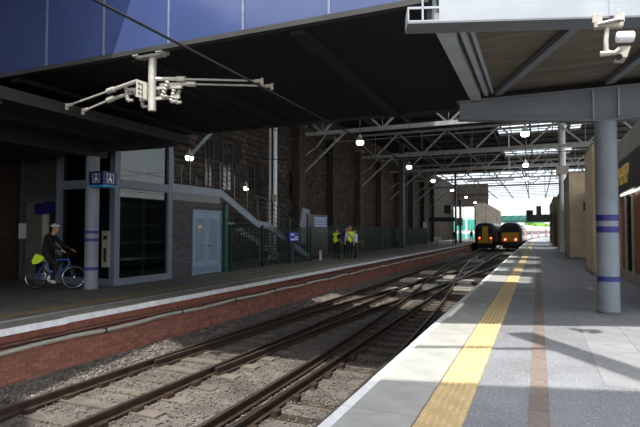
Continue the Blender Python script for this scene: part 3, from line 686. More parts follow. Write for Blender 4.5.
MB().tube([h0+Vector((-.10, -.03, 0)), h0+Vector((-.085, -.03, 0)), h0+Vector((.085, .03, 0)), h0+Vector((.10, .03, 0))], [.05, .07, .07, .05], 12).build('hood', M_signwh, cc, True)
MB().prism([cp_(621, 46), cp_(631, 46), cp_(627, 57), cp_(616, 57)], (0, .25, 0)).build('housing', M_paleg, cc)
MB().tube([cp_(619, 57, 7.24), cp_(619, 57, 7.2)], .04, 10).build('lens', M_black, cc)
# ================================================================ SHED ROOF
RZ = 10.5
rf = thing('ceiling', (-5, 40, RZ), 'dark boarded train shed roof with glazed strips', 'roof', kind='structure')
glz = [(-5.6, .6, 16.4, 18.6), (-5.6, .6, 22, 24.8), (-5.6, .6, 27.2, 29.8), (-3.2, 3.5, 45.5, 50), (-3.4, 3.5, 57.5, 64.5), (-15, 10, 80, 150)]
xs = sorted({-16, 10, *[g[0] for g in glz], *[g[1] for g in glz]}); yy = sorted({14.2, 150, *[g[2] for g in glz], *[g[3] for g in glz]})
mb = MB()
for i in range(len(xs)-1):
    for j in range(len(yy)-1):
        cx, cy = (xs[i]+xs[i+1])/2, (yy[j]+yy[j+1])/2
        if any(g[0] < cx < g[1] and g[2] < cy < g[3] for g in glz): continue
        mb.box((xs[i], yy[j], RZ), (xs[i+1], yy[j+1], RZ+.12))
mb.box((-16, 11.4, RZ), (-7.4, 14.2, RZ+.12)); mb.box((.3, 11.4, RZ), (10, 14.2, RZ+.12)); mb.build('roof_boarding', M_roof, rf)  # last two pieces above the bridge are added to block stray sun
gl = MB().box((.01, .01, RZ+.03), (.99, .99, RZ+.045))
for (a, b, c, d) in glz[:5]:
    nx = max(1, round((b-a)/1.2))
    for k in range(nx):
        x = a+(b-a)*k/nx; box('roof_pane', (x+.03, c+.03, RZ+.04), (x+(b-a)/nx-.03, d-.03, RZ+.055), M_glassr, rf)
        box('glazing_bar', (x-.03, c, RZ-.03), (x+.03, d, RZ+.1), M_bar, rf)
    n2 = int((d-c)/1.5)
    for k in range(1, n2+1): box('glazing_bar', (a, c+(d-c)*k/(n2+1)-.05, RZ-.06), (b, c+(d-c)*k/(n2+1)+.05, RZ+.03), M_bar, rf)
a, b, c, d = glz[5]
y = c
while y < d:
    box('roof_pane', (a+.05, y+.1, RZ+.04), (b-.05, y+4.9, RZ+.055), M_glassr, rf); box('roof_beam', (a, y-.08, RZ-.05), (b, y+.08, RZ+.1), M_roof, rf); y += 5
for x in range(-14, 10, 4): box('glazing_bar', (x-.1, c, RZ-.1), (x+.1, d, RZ+.02), M_bar, rf)
for x in (-12.5, -9.5, -6.5, -3.5, -.5, 2.5, 5.5): box('purlin', (x-.08, 14.3, RZ-.28), (x+.08, 79.5, RZ), M_roof, rf)
y = 15
while y < 79: box('rafter', (-15.9, y-.05, RZ-.14), (9.9, y+.05, RZ), M_roof, rf); y += 3.1
# trusses
def truss(Y, zb, zt, label):
    t = thing('roof_truss', (-5, Y, zb), label, 'truss', 'lattice trusses of the train shed'); x0, x1 = -15.2, 9.6; n = 6; dx = (x1-x0)/n
    box('bottom_chord', (x0, Y-.09, zb), (x1, Y+.09, zb+.26), M_truss, t); box('top_chord', (x0, Y-.09, zt-.18), (x1, Y+.09, zt), M_truss, t)
    for k in range(n):
        a = x0+dx*k
        MB().bar((a, Y, zt-.12), (a+dx/2, Y, zb+.12), .12, .16, (0, 1, 0)).build('diagonal', M_truss, t)
        MB().bar((a+dx/2, Y, zb+.12), (a+dx, Y, zt-.12), .12, .16, (0, 1, 0)).build('diagonal', M_truss, t)
    for k in range(0, n): MB().tube([(x0+dx*(k+.5), Y, zb+.1), (x0+dx*(k+.5), Y, zt)], .022, 6).build('hanger', M_truss, t)
    return t
for k, Y in enumerate((19.4, 31, 43, 54.6, 66, 77)):
    truss(Y, 8.0, RZ-.3, 'pale lattice truss spanning the train shed, %s from the bridge' % ('first', 'second', 'third', 'fourth', 'fifth', 'sixth')[k])
    for s in (-1,):
        b = MB(); b.bar((-14.9, Y, 5.2), (-11.6, Y, 8.0), .10, .14, (0, 1, 0)); b.tube([(-14.9, Y, 6.4), (-13.6, Y, 7.2), (-12.9, Y, 8.0)], .05, 6)
        tag(b.build('wall_bracket', M_truss), 'sloping wall bracket propping the %s lattice truss' % ('first', 'second', 'third', 'fourth', 'fifth', 'sixth')[k], 'bracket')
def lattice_girder(Y, z, x0, x1, label):
    t = thing('lattice_girder', ((x0+x1)/2, Y, z), label, 'girder'); h = .75; n = int((x1-x0)/.7)
    for zz in (z, z+h): box('chord', (x0, Y-.04, zz-.04), (x1, Y+.04, zz+.04), M_truss, t)
    for k in range(n):
        a = x0+(x1-x0)*k/n; b = x0+(x1-x0)*(k+1)/n
        MB().bar((a, Y, z if k % 2 else z+h), (b, Y, z+h if k % 2 else z), .05, .05, (0, 1, 0)).build('lacing', M_truss, t)
ga = at(467, 181, Y=50); gb = at(514, 179, Y=50); lattice_girder(50, ga.z, ga.x, gb.x, 'short pale lattice girder carrying overhead wires')
for x in (ga.x+.4, gb.x-.4): tag(MB().tube([(x, 50, ga.z+.7), (x, 50, RZ)], .03, 6).build('drop_rod', M_truss), 'thin rod holding the %s end of the short lattice girder' % ('left' if x < -4 else 'right'), 'rod')
# longitudinal girder by wall and wall-side tie rods
for Y in (24, 37, 48.6, 60): 
    b = MB().tube([(-15, Y, 8.6), (9.6, Y, 8.6)], .03, 6).build('tie_rod', M_truss); tag(b, 'thin tie rod crossing the shed, %s from the bridge' % {24: 'nearest', 37: 'second', 48.6: 'third', 60: 'farthest'}[Y], 'rod', 'tie rods of the train shed')
# drop wires to lamps + lamps
def lamp(px, py, label, X=None, Z=None, size=.17, top=RZ, grp=None):
    p = at(px, py, X=X) if X is not None else at(px, py, Z=Z)
    t = thing('pendant_lamp', p, label, 'lamp', grp)
    MB().lathe([(.03, .28), (.06, .20), (.09, .14), (size*.75, .08), (size, 0), (size*.98, -.01)], p, 16).build('lamp_shade', M_lampm, t, True)
    MB().lathe([(size*.93, -.015), (size*.95, -.10), (size*.7, -.17), (.02, -.19)], p, 16).build('lamp_globe', M_lampw, t, True)
    MB().tube([p+Vector((0, 0, .28)), Vector((p.x, p.y, top))], .015, 6).build('hanging_rod', M_bar, t)
for k, (x, y) in enumerate(((360, 141), (409, 166), (433, 180), (452, 189.5), (466, 196.5), (475, 202))):
    lamp(x, y, ('lit pendant lamp over the far tracks, %s in the receding row' % ('nearest', 'second', 'third', 'fourth', 'fifth', 'last')[k]), Z=5.5, grp='lamps in the row over the far tracks')
for k, (x, y) in enumerate(((525, 132), (525.5, 164), (526, 177.5))):
    lamp(x, y, ('lit pendant lamp above the near platform, %s in its row' % ('nearest', 'middle', 'farthest')[k]), Z=5.5, grp='lamps in the row over the near platform')
lamp(189.5, 156, 'lit lamp hanging above the stair landing', X=-12.6, size=.17, grp='lamps over the stairs'); lamp(246, 187, 'small lit lamp above the staircase near the stone wall', X=-13.4, size=.13, grp='lamps over the stairs')
# silver downpipe on right
dp = thing('steel_pole', (1.78, 43.3, 0), 'tall silver pole rising behind the beige blocks', 'pole')
MB().tube([(1.78, 43.3, 0), (1.78, 43.3, RZ)], .26, 12).build('shaft', MW, dp, True); box('collar_box', (1.35, 42.9, 6.0), (2.2, 43.7, 6.6), M_paleg, dp)
# ================================================================ RIGHT BUILDINGS
def block(x0, x1, y0, y1, h, label, m=M_concb, n=3):
    b = thing('panel_block', ((x0+x1)/2, (y0+y1)/2, 0), label, 'wall block'); box('core', (x0+.03, y0+.03, 0), (x1, y1-.03, h-.05), M_cap, b)
    for k in range(n):
        a = y0+(y1-y0)*k/n; c = y0+(y1-y0)*(k+1)/n; box('side_panel', (x0, a+.008, .12), (x0+.03, c-.008, h-.06), m, b)
    box('end_panel', (x0+.005, y0, .12), (x1, y0+.03, h-.06), m, b); box('plinth', (x0-.01, y0-.01, 0), (x1, y1, .11), M_cap, b); box('coping', (x0-.02, y0-.02, h-.06), (x1, y1+.02, h), M_cap, b)
block(1.82, 2.75, 20.6, 23.7, 4.78, 'beige panelled block just behind the near banded column', n=2)
block(1.68, 2.75, 32.4, 39.0, 5.0, 'beige panelled block with sunlit edge further along the platform', n=3)
block(1.62, 2.74, 45.5, 50.5, 4.7, 'narrow beige block in front of the silver pole', n=2)
block(1.5, 2.6, 57, 66, 5.1, 'dark brown block at the far end of the platform buildings', mat('dark_panel', (78, 68, 58), .8, var=.15), 3)
block(1.6, 2.6, 74, 84, 5.4, 'last dark block before the bright platform end', mat('dark_panel', (78, 68, 58), .8, var=.15), 2)
rw = thing('wall_right', (2.75, 40, 0), 'plain wall behind the beige blocks of the near platform', 'wall', kind='structure')
box('wall_body', (2.76, 21, 0), (3.0, 84, 3.9), M_conc2, rw)
# signs on blocks
s_ = box('hanging_sign', (2.3, 31.2, 2.7), (2.66, 31.28, 3.2), M_shopd); tag(s_, 'small dark sign projecting between the beige blocks', 'sign'); box('bracket', (2.66, 31.22, 2.9), (2.76, 31.26, 3.0), M_bar, s_)
# shop
sh = thing('shop_front', (2.62, 17, 0), 'dark shop front with gold lettering and timber panels behind the column', 'shop')
SHX = 2.62
box('upper_wall', (SHX+.05, 11.8, 3.95), (SHX+3, 20.55, 4.72), M_conc2, sh); box('upper_slope', (SHX+.02, 11.8, 3.9), (SHX+.06, 20.55, 4.72), M_conc2, sh)
box('fascia', (SHX-.10, 16.9, 2.84), (SHX+.05, 20.5, 3.9), M_shopd, sh); box('fascia_return', (SHX-.12, 11.8, 2.84), (SHX+.02, 16.88, 3.88), M_black, sh)
box('strip_light', (SHX-.09, 16.95, 2.76), (SHX-.03, 19.4, 2.80), mat('strip_glow', (240, 240, 235), .4, var=0, emit=((255, 250, 240), 3)), sh)
box('back_wall', (SHX+.2, 11.8, 0), (SHX+.3, 20.5, 2.84), M_black, sh)
box('plinth', (SHX-.02, 11.8, 0), (SHX+.2, 20.5, .32), M_conc2, sh)
for y in (12, 12.9, 14.8, 16.3, 17.9, 19.2, 20.4): box('mullion', (SHX, y-.05, .32), (SHX+.1, y+.05, 2.76), mat('mullion_pale', (150, 140, 124), .6), sh)
for (a, b) in ((12.05, 12.85), (12.95, 14.75), (14.85, 16.25), (17.95, 19.15)): box('window_pane', (SHX+.05, a, .32), (SHX+.07, b, 2.76), M_glassl, sh); box('timber_panel', (SHX+.15, a, .32), (SHX+.19, b, 2.2), M_wood, sh)
for (a, b) in ((16.35, 17.85), (19.25, 20.35)):
    box('timber_panel', (SHX+.05, a, .32), (SHX+.09, b, 2.76), M_wood, sh)
    box('poster', (SHX+.03, a+.15, .6), (SHX+.05, b-.15, 2.3), M_poster, sh)
# lettering
cu = bpy.data.curves.new('lettering', 'FONT'); cu.body = 'THEHEP'; cu.size = .62; cu.extrude = .015; cu.align_x = 'CENTER'; cu.align_y = 'CENTER'
tmp = bpy.data.objects.new('tmp', cu); me = bpy.data.meshes.new_from_object(tmp); bpy.data.objects.remove(tmp); me.materials.clear(); me.materials.append(M_gold)
lt = link('lettering', me, sh, Vector((SHX-.115, 18.75, 3.34))-sh.location, (PI/2, 0, -PI/2), (1.15, 1.35, 1))
# hanging departure boards
hb = thing('departure_board', (0, 62, 4), 'dark departure board hung over the near platform edge', 'sign')
u0 = at(526, 211, Y=62); u1 = at(548.5, 221.5, Y=62)
box('case', (u0.x, 61.8, u1.z), (u1.x+.4, 62.2, u0.z-.4), M_black, hb); box('top_case', (u0.x, 61.8, u0.z-.4), (u0.x+.75, 62.2, u0.z+.1), M_black, hb); box('speaker_case', (u0.x+1.05, 61.8, u0.z-.4), (u0.x+1.6, 62.2, u0.z+.55), M_traind, hb)
for x in (u0.x+.3, u1.x-.3): MB().tube([(x, 62, u0.z-.4), (x, 62, RZ-.5)], .04, 6).build('hanger', M_bar, hb)
hb = thing('departure_board', (-10, 60, 3), 'long dark board hung over the far platform', 'sign')
u0 = at(429, 217.5, Y=60); u1 = at(456, 221.5, Y=60)
box('case', (u0.x, 59.8, u1.z), (u1.x, 60.1, u0.z), M_black, hb); box('screen_box', (u1.x-1.3, 59.8, u0.z+.45), (u1.x-.5, 60.1, u0.z+1.4), M_black, hb)
for x in (u0.x+.2, u1.x-.1): MB().tube([(x, 60, 0), (x, 60, u0.z+1.9)], .06, 6).build('post', M_black, hb)
# columns on far platform
for k, (px, py, r) in enumerate(((402, 247.8, .22), (456, 243.5, .12), (460.5, 242.5, .14), (475.5, 240.5, .13))):
    p = at(px, py, Z=0); c = thing('column', p, ('dark square pillar standing near the stone wall on the far platform', 'slim dark post beside the distant silhouetted person', 'dark post in front of the bright opening', 'thin dark post just left of the rounded train')[k], 'column')
    box('shaft', (p.x-r, p.y-r, 0), (p.x+r, p.y+r, RZ-.5 if k < 2 else 6.0), M_bar, c); box('base', (p.x-r*1.4, p.y-r*1.4, 0), (p.x+r*1.4, p.y+r*1.4, .25), M_bar, c)
for (px, py, w_, h_, Y, lab, m_) in ((425, 225, .35, .55, 47, 'small white sign against the stone wall', M_notice), (437.5, 238.5, .7, .45, 52, 'low white sign at the fence on the far platform', M_notice), (452.5, 209, .25, .9, 66, 'red and white sign by the bright opening', M_notice)):
    p = at(px, py, Y=Y); s_ = box('platform_sign', (p.x-w_/2, Y-.03, p.z-h_/2), (p.x+w_/2, Y+.03, p.z+h_/2), m_); tag(s_, lab, 'sign')
    box('sign_post', (p.x-.03, Y-.02, 0), (p.x+.03, Y+.02, p.z-h_/2), M_bar, s_)
    if Y == 66: box('red_panel', (p.x-.12, Y-.035, p.z-.4), (p.x+.12, Y-.029, p.z-.1), M_trainr, s_)
# ================================================================ FAR EXTERIOR
fb = thing('far_building', (-19, 118, 0), 'bright white building with green glass seen through the far opening', 'building')
box('wall', (-34, 118, -1.5), (-12, 128, 12), M_fbld, fb)
for k in range(9): box('window', (-33+k*2.3, 117.9, 1.8), (-31.1+k*2.3, 118.05, 4.2), M_fgreen, fb)
for k in range(9): box('window', (-33+k*2.3, 117.9, -.8), (-31.1+k*2.3, 118.05, 1.0), M_fgreen, fb)
s_ = box('far_sign', (-14.0, 95, 2.6), (-12.6, 95.1, 4.0), M_traind); tag(s_, 'dark square sign in front of the green glass', 'sign'); box('sign_post', (-13.35, 95.02, -1.2), (-13.25, 95.08, 2.6), M_bar, s_)
f2 = thing('far_wall', (-8, 90, 0), 'brown stone pier wall rising behind the two trains', 'wall')
box('pier_body', (-10.0, 92, -1.4), (-8.6, 135, 6.6), mat('pier_stone', (112, 103, 93), .9, var=.2, scale=1), f2)
for k in range(7): box('pilaster', (-8.6, 94+k*6, -1.4), (-8.2, 95+k*6, 6.2), MATS['pier_stone'], f2)
fg = thing('road_bridge', (0, 150, 6), 'green lattice bridge crossing beyond the trains', 'bridge')
box('parapet', (-24, 148, 4.2), (5.5, 148.4, 5.9), M_foot, fg); box('deck', (-24, 148.4, 3.9), (5.5, 152, 4.4), M_foot, fg)
for k in range(14): MB().bar((-22+k*2, 147.9, 4.2), (-20+k*2, 147.9, 5.9), .1, .1, (0, 1, 0)).build('lattice_bar', M_bar, fg)
for x in (-16, 5): box('bridge_pier', (x-.4, 149, -1.5), (x+.4, 151, 3.9), M_conc2, fg)
def shrub(x, y, r, h, label):
    bm = bmesh.new(); bmesh.ops.create_icosphere(bm, subdivisions=3, radius=1)
    for v in bm.verts: v.co *= 1+random.uniform(-.2, .2); v.co = Vector((v.co.x*r, v.co.y*r, v.co.z*h/2+h/2))
    me = bpy.data.meshes.new('bush'); bm.to_mesh(me); bm.free(); me.materials.append(M_leaf); tag(link('bush', me, None, (x, y, -1.45)), label, 'bush')
shrub(-1.0, 205, 5, 7.5, 'round green bush beyond the bend, left of pair'); shrub(13, 212, 6, 9, 'taller green bush beyond the bend, right of pair')
# ================================================================ TRAINS
def coach(parent_name, cx, y0, y1, kind, label, cat='train', ang=0):
    t = thing(parent_name, (cx, y0, ZR), label, cat, rz=-ang); L = y1-y0
    prof = [(-1.30, .95), (-1.38, 1.3), (-1.38, 2.6), (-1.25, 3.25), (-.85, 3.62), (0, 3.75), (.85, 3.62), (1.25, 3.25), (1.38, 2.6), (1.38, 1.3), (1.30, .95)]
    def put(name, mb, m): me = mb.mesh(name, m); return link(name, me, t, (0, 0, 0))
    mb = MB(); n = len(prof)
    if kind == 'round':     # bulging nose
        rings = [(0.0, .72, .80), (.12, .86, .90), (.4, .97, .97), (.9, 1, 1), (L, 1, 1)]
    elif kind == 'wedge': rings = [(0, .93, .96), (.7, 1, 1), (L, 1, 1)]
    else: rings = [(.25, 1, 1), (L, 1, 1)]
    vs = []; fs = []
    for (yy_, sx, sz) in rings: vs += [(px*sx, yy_, 2.1+(pz-2.1)*sz) for px, pz in prof]
    for i in range(len(rings)-1):
        for k in range(n): fs.append((i*n+k, i*n+(k+1) % n, (i+1)*n+(k+1) % n, (i+1)*n+k))
    fs.append(tuple(range(n))); fs.append(tuple((len(rings)-1)*n+k for k in range(n))); mb.add(vs, fs)
    put('body', mb, {'round': M_traind, 'wedge': M_traind, 'white': M_trainw}[kind])
    for by in (3, L-3):
        b = MB().box((-1.1, by-1.3, .2), (1.1, by+1.3, .9)); put('bogie', b, M_black)
        for wy in (by-.9, by+.9):
            for s in (-1, 1): put('wheel', MB().tube([(s*.72-.06, wy, .44), (s*.72+.06, wy, .44)], .44, 14), M_rail)
    if kind == 'round':
        put('end_panel', MB().box((-.36, -.05, .95), (.36, .02, 3.15)), M_trainy)
        for s in (-1, 1):
            put('windscreen', MB().box((min(s*.42, s*.92), -.02, 2.15), (max(s*.42, s*.92), .03, 2.9)), M_tglass); put('lower_panel', MB().box((min(s*.42, s*.9), -.02, .95), (max(s*.42, s*.9), .03, 1.35)), M_trainy)
            put('tail_light', MB().lathe([(.13, 0), (.13, .05)], (0, 0, 0), 12), M_redl).matrix_local = Matrix.Translation((s*.72, -.03, 1.62)) @ Matrix.Rotation(PI/2, 4, 'X')
    if kind == 'wedge':
        put('front_panel', MB().box((-1.08, -.03, 1.15), (1.08, .02, 2.35)), M_trainy); put('windscreen', MB().box((-1.02, -.04, 2.4), (1.02, .03, 3.2)), M_tglass)
        for s in (-1, 1): put('tail_light', MB().lathe([(.13, 0), (.13, .05)], (0, 0, 0), 12), M_redp).matrix_local = Matrix.Translation((s*.66, -.04, 1.42)) @ Matrix.Rotation(PI/2, 4, 'X')
        put('buffer_beam', MB().box((-1.1, -.1, .6), (1.1, .1, 1.05)), M_black)
    sidem = {'round': M_trains, 'wedge': M_trainw, 'white': M_trainw}[kind]
    for s in (-1, 1):
        if kind != 'white': put('side_skin', MB().box((min(s*1.375, s*1.395), 1.2, 1.25), (max(s*1.375, s*1.395), L-.05, 2.65)), sidem)
        for k in range(int(L/2.4)-1):
            put('window', MB().box((min(s*1.38, s*1.41), 1.9+k*2.4, 1.85), (max(s*1.38, s*1.41), 3.5+k*2.4, 2.55)), M_tglass)
        for dy in (.5, L-1.6):
            if kind != 'round': put('door', MB().box((min(s*1.375, s*1.415), dy+.1, 1.0), (max(s*1.375, s*1.415), dy+1.2, 3.0)), M_trainr)
    return t
coach('train', -6.40, 70, 92, 'round', 'rounded dark train with yellow centre panel and orange tail lights')
coach('train', -3.38, 72, 91.5, 'wedge', 'flat fronted train with wide yellow panel and pink tail lights')
yc = 92; k = 0
while yc < 185:
    ym = yc+10; cx = -3.38+curve(yc); ang = math.atan((curve(yc+20)-curve(yc))/20)
    coach('coach', cx, yc, yc+19.5, 'white', 'white coach with red doors, %s behind the flat fronted train' % ('first', 'second', 'third', 'fourth', 'fifth')[k], 'coach', ang); yc += 20; k += 1
# ================================================================ PEOPLE
def seg_dist(p, a, b):
    d = b-a; t = max(0, min(1, (p-a).dot(d)/max(d.length_squared, 1e-9))); return (p-(a+d*t)).length
def person(loc, rz, J, zone, label, vest=None, hair=True, extra=None, scale=1.0):
    """J: joint dict -> (pos, rx, ry); body grown with a Skin modifier as one surface"""
    names = list(J); idx = {n: i for i, n in enumerate(names)}
    E = [('pelvis', 'spine'), ('spine', 'chest'), ('chest', 'neckb'), ('neckb', 'neck'), ('neck', 'jaw'), ('jaw', 'head'), ('head', 'crown'), ('jaw', 'nose')]
    for s in 'LR':
        E += [('chest', 'sh'+s), ('sh'+s, 'el'+s), ('el'+s, 'wr'+s), ('wr'+s, 'palm'+s), ('pelvis', 'hip'+s), ('hip'+s, 'kn'+s), ('kn'+s, 'an'+s), ('an'+s, 'toe'+s)]
        w_ = Vector(J['wr'+s][0]); p_ = Vector(J['palm'+s][0]); d = (p_-w_).normalized(); side = d.cross(Vector((0, 0, 1)))
        side = Vector((1, 0, 0)) if side.length < .1 else side.normalized(); dn = d.cross(side).normalized()
        for f_, (o, ln) in enumerate(((-.030, .075), (-.010, .09), (.010, .085), (.028, .065))):
            q1 = p_+d*ln*.55+side*o; q2 = q1+d*ln*.35+dn*.02
            J['f%d%sa' % (f_, s)] = (q1, .009, .009); J['f%d%sb' % (f_, s)] = (q2, .007, .007); E += [('palm'+s, 'f%d%sa' % (f_, s)), ('f%d%sa' % (f_, s), 'f%d%sb' % (f_, s))]
        q1 = w_.lerp(p_, .6)+side*-.035; J['th%sa' % s] = (q1, .010, .010); J['th%sb' % s] = (q1+d*.04-side*.012, .008, .008); E += [('wr'+s, 'th%sa' % s), ('th%sa' % s, 'th%sb' % s)]
    names = list(J); idx = {n: i for i, n in enumerate(names)}
    me = bpy.data.meshes.new('body'); me.from_pydata([Vector(J[n][0]) for n in names], [(idx[a], idx[b]) for a, b in E], [])
    o = bpy.data.objects.new('body', me); C.objects.link(o); md = o.modifiers.new('s', 'SKIN'); md.use_smooth_shade = True
    for i, n in enumerate(names): sv = me.skin_vertices[0].data[i]; bulk = 1 if J[n][1] < .034 or n in ('neck', 'jaw', 'head', 'crown') else 1.17; sv.radius = (J[n][1]*bulk, J[n][2]*bulk); sv.use_root = (n == 'pelvis')
    o.modifiers.new('u', 'SUBSURF').levels = 1; o.modifiers['u'].render_levels = 1
    dg = bpy.context.evaluated_depsgraph_get(); em = bpy.data.meshes.new_from_object(o.evaluated_get(dg)); bpy.data.objects.remove(o)
    mats = []; 
    for z in zone.values():
        if z not in mats: mats.append(z)
    em.materials.clear(); [em.materials.append(m) for m in mats]
    def zn(a, b):
        s = b[:-1] if b[-1] in 'LR' else b
        if s in ('jaw', 'head', 'crown', 'nose', 'neck'): return 'skin'
        if s in ('sh',): return 'top'
        if s == 'el': return 'sleeve'
        if s == 'wr': return 'fore'
        if s in ('palm',) or b[0] == 'f' or b[:2] == 'th': return 'skin'
        if s in ('hip', 'kn', 'an'): return 'legs'
        if s == 'toe': return 'shoe'
        return 'top'
    ED = [(Vector(J[a][0]), Vector(J[b][0]), zn(a, b)) for a, b in E]; zs = []
    for p in em.polygons:
        c = p.center; bst = min(ED, key=lambda e: seg_dist(c, e[0], e[1])); zs.append(bst[2]); p.material_index = mats.index(zone[bst[2]])
        if bst[2] == 'top' and c.z < J['pelvis'][0][2]+.02: p.material_index = mats.index(zone['legs']); zs[-1] = 'legs'
    em.polygons.foreach_set('use_smooth', [True]*len(em.polygons))
    t = thing('person', loc, label, 'person', rz=rz); t.scale = (scale,)*3
    link('body', em, t, (0, 0, 0))
    H_ = Vector(J['head'][0])
    def blob(name, c, r, m, cut=None, n=2):
        bm = bmesh.new(); bmesh.ops.create_icosphere(bm, subdivisions=n, radius=1)
        if cut is not None: bmesh.ops.delete(bm, geom=[v for v in bm.verts if v.co.dot(cut[0]) < cut[1]], context='VERTS')
        for v in bm.verts: v.co = Vector((v.co.x*r[0], v.co.y*r[1], v.co.z*r[2]))+c
        m2 = bpy.data.meshes.new(name); bm.to_mesh(m2); bm.free(); m2.materials.append(m); m2.polygons.foreach_set('use_smooth', [True]*len(m2.polygons)); return link(name, m2, t, (0, 0, 0))
    for s in (-1, 1):
        blob('eye', H_+Vector((s*.032, .082, -.005)), (.011, .008, .008), M_black, None, 1); blob('ear', H_+Vector((s*.083, -.005, -.02)), (.012, .022, .032), M_skin, None, 1)
    blob('mouth', H_+Vector((0, .080, -.075)), (.022, .008, .006), mat('lips', (150, 84, 76), .6), None, 1)
    if hair: blob('hair', H_+Vector((0, -.012, .022)), (.093, .103, .098), hair if hair is not True else M_hair, (Vector((0, -.55, .83)), -.12), 3)
    if vest:
        vb = MB(); vm = em.vertices; keep = [p for p, z in zip(em.polygons, zs) if z == 'top' and J['pelvis'][0][2]+.02 < p.center.z < J['neckb'][0][2]+.03]
        ids = sorted({i for p in keep for i in p.vertices}); mp_ = {i: k for k, i in enumerate(ids)}
        vb.add([vm[i].co+vm[i].normal*.016 for i in ids], [tuple(mp_[i] for i in p.vertices) for p in keep])
        zb_ = J['pelvis'][0][2]+.17
        vb.mi = [1 if zb_ < p.center.z < zb_+.07 else 0 for p in keep]
        vo = link('safety_vest', vb.mesh('safety_vest', [vest, M_silver]), t, (0, 0, 0)); so = vo.modifiers.new('t', 'SOLIDIFY'); so.thickness = .012; so.offset = 0
    if extra: extra(t, blob, J)
    return t
def stand(armL=(.22, .10, .93), armR=(-.22, .10, .93), turn=0, stride=.05):
    J = dict(pelvis=((0, 0, .96), .145, .11), spine=((0, .0, 1.14), .135, .10), chest=((0, .0, 1.33), .165, .115), neckb=((0, -.01, 1.47), .075, .07), neck=((0, 0, 1.53), .053, .055),
             jaw=((0, .02, 1.595), .066, .072), head=((0, .012, 1.665), .078, .088), crown=((0, .0, 1.73), .055, .06), nose=((0, .105, 1.64), .014, .014))
    for s, k, arm in (('L', 1, armL), ('R', -1, armR)):
        a = Vector(arm); sh = Vector((k*.185, -.01, 1.41)); el = (sh+a)/2+Vector((k*.05, -.07, -.03)); pm = a+(a-el).normalized()*.075
        J['sh'+s] = (sh, .062, .065); J['el'+s] = (el, .044, .046); J['wr'+s] = (a, .028, .032); J['palm'+s] = (pm, .036, .020)
        J['hip'+s] = ((k*.095, 0, .90), .088, .095); J['kn'+s] = ((k*.11, k*stride*.5+.02, .50), .058, .062); J['an'+s] = ((k*.115, k*stride-.02, .09), .042, .046); J['toe'+s] = ((k*.135, k*stride+.14, .035), .042, .034)
    return J
def zones(top, sleeve, fore, legs, shoe=M_black): return dict(skin=M_skin, top=top, sleeve=sleeve, fore=fore, legs=legs, shoe=shoe)
def cap(m):
    def f(t, blob, J):
        H_ = Vector(J['head'][0]); blob('cap', H_+Vector((0, 0, .03)), (.10, .108, .09), m, (Vector((0, 0, 1)), .05), 3)
        link('cap_peak', MB().box((-.07, .08, .035), (.07, .17, .047)).mesh('cap_peak', m), t, H_)
    return f
def strap(t, blob, J): link('shoulder_strap', MB().tube([(-.16, -.10, 1.45), (-.04, -.15, 1.3), (.12, -.14, 1.08), (.17, -.04, 1.0)], .022, 6).mesh('shoulder_strap', M_black), t, (0, 0, 0)); 
def both(*fs):
    def f(*a): [g_(*a) for g_ in fs]
    return f
pa = at(336.5, 259, Z=0); pb = at(350, 259.3, Z=0); pc2 = at(355.5, 258.6, Z=0); pd = at(345, 258.2, Z=0)
fr_ = YAW+math.radians(25)
person(pa, math.radians(-40)+YAW, stand((.20, .18, 1.0), (-.20, .18, 1.0)), zones(M_dark, M_dark, M_skin, M_dark), 'person in dark uniform with yellow vest, left of the standing group', M_hiv)
person(pb, math.radians(15)+YAW, stand((.24, .05, .92), (-.22, .12, .98)), zones(M_hiv, M_shirt, M_shirt, M_navy), 'tall person in yellow vest with black strap and navy trousers seen from behind', M_hiv, mat('hair_grey', (150, 140, 126), .7), strap, 1.05)
person(pc2, math.radians(70)+YAW, stand((.22, .12, .95), (-.24, .02, .93)), zones(M_shirt, M_shirt, M_shirt, M_navy), 'person in pale blue shirt, right of the standing group', None, True, None, .98)
person(pd+Vector((-.05, .45, 0)), math.radians(200)+YAW, stand(), zones(M_bluec, M_bluec, M_bluec, M_navy), 'person in dark blue partly hidden behind the yellow vest', None, M_bluec, None, 1.03)
for (px, py, lab) in ((455, 243.2, 'distant silhouetted person walking by the slim post'), (471.5, 241, 'distant dark figure near the rounded train')):
    p = at(px, py, Z=0); person(p, 2.6, stand(stride=.16), zones(M_dark, M_dark, M_dark, M_dark), lab)
# ---------------------------------------------------------------- bicycle and rider
rear = at(35.3, 289.3, Z=0); fwd = Vector((math.cos(YAW-.02), math.sin(YAW-.02), 0))
bz = math.atan2(fwd.y, fwd.x)
bi = thing('bicycle', rear, 'blue mountain bicycle with black panniers ridden past the column', 'bicycle', rz=bz)
def put(name, mb, m, p=bi, smooth=True):
    me = mb.mesh(name, m)
    if smooth: me.polygons.foreach_set('use_smooth', [True]*len(me.polygons)); me.set_sharp_from_angle(angle=.7)
    return link(name, me, p, (0, 0, 0))
def wheel(c, ang):
    w_ = thing('wheel', (0, 0, 0)); w_.parent = bi; w_.location = c; w_.rotation_euler = (0, 0, ang); R_ = .335
    ring = lambda r, rr, n=40, k=8: MB().tube([(r*math.cos(2*PI*i/n), 0, r*math.sin(2*PI*i/n)) for i in range(n+1)], rr, k, False)
    put('tyre', ring(R_-.022, .022), M_rubber, w_); put('rim', ring(R_-.05, .012), M_chrome, w_); put('hub', MB().tube([(0, -.05, 0), (0, .05, 0)], .02, 8), M_chrome, w_)
    sp = MB()
    for i in range(20): a = 2*PI*i/20; sp.tube([(0, .02*(-1)**i, 0), ((R_-.055)*math.cos(a), 0, (R_-.055)*math.sin(a))], .0016, 4)
    put('spokes', sp, M_chrome, w_)
wheel((0, 0, .335), 0); wheel((1.06, 0, .335), math.radians(38))
BB = (.44, 0, .29); SEAT = (.30, 0, .80); HEAD = (.90, 0, .82); HEADL = (.945, 0, .68)
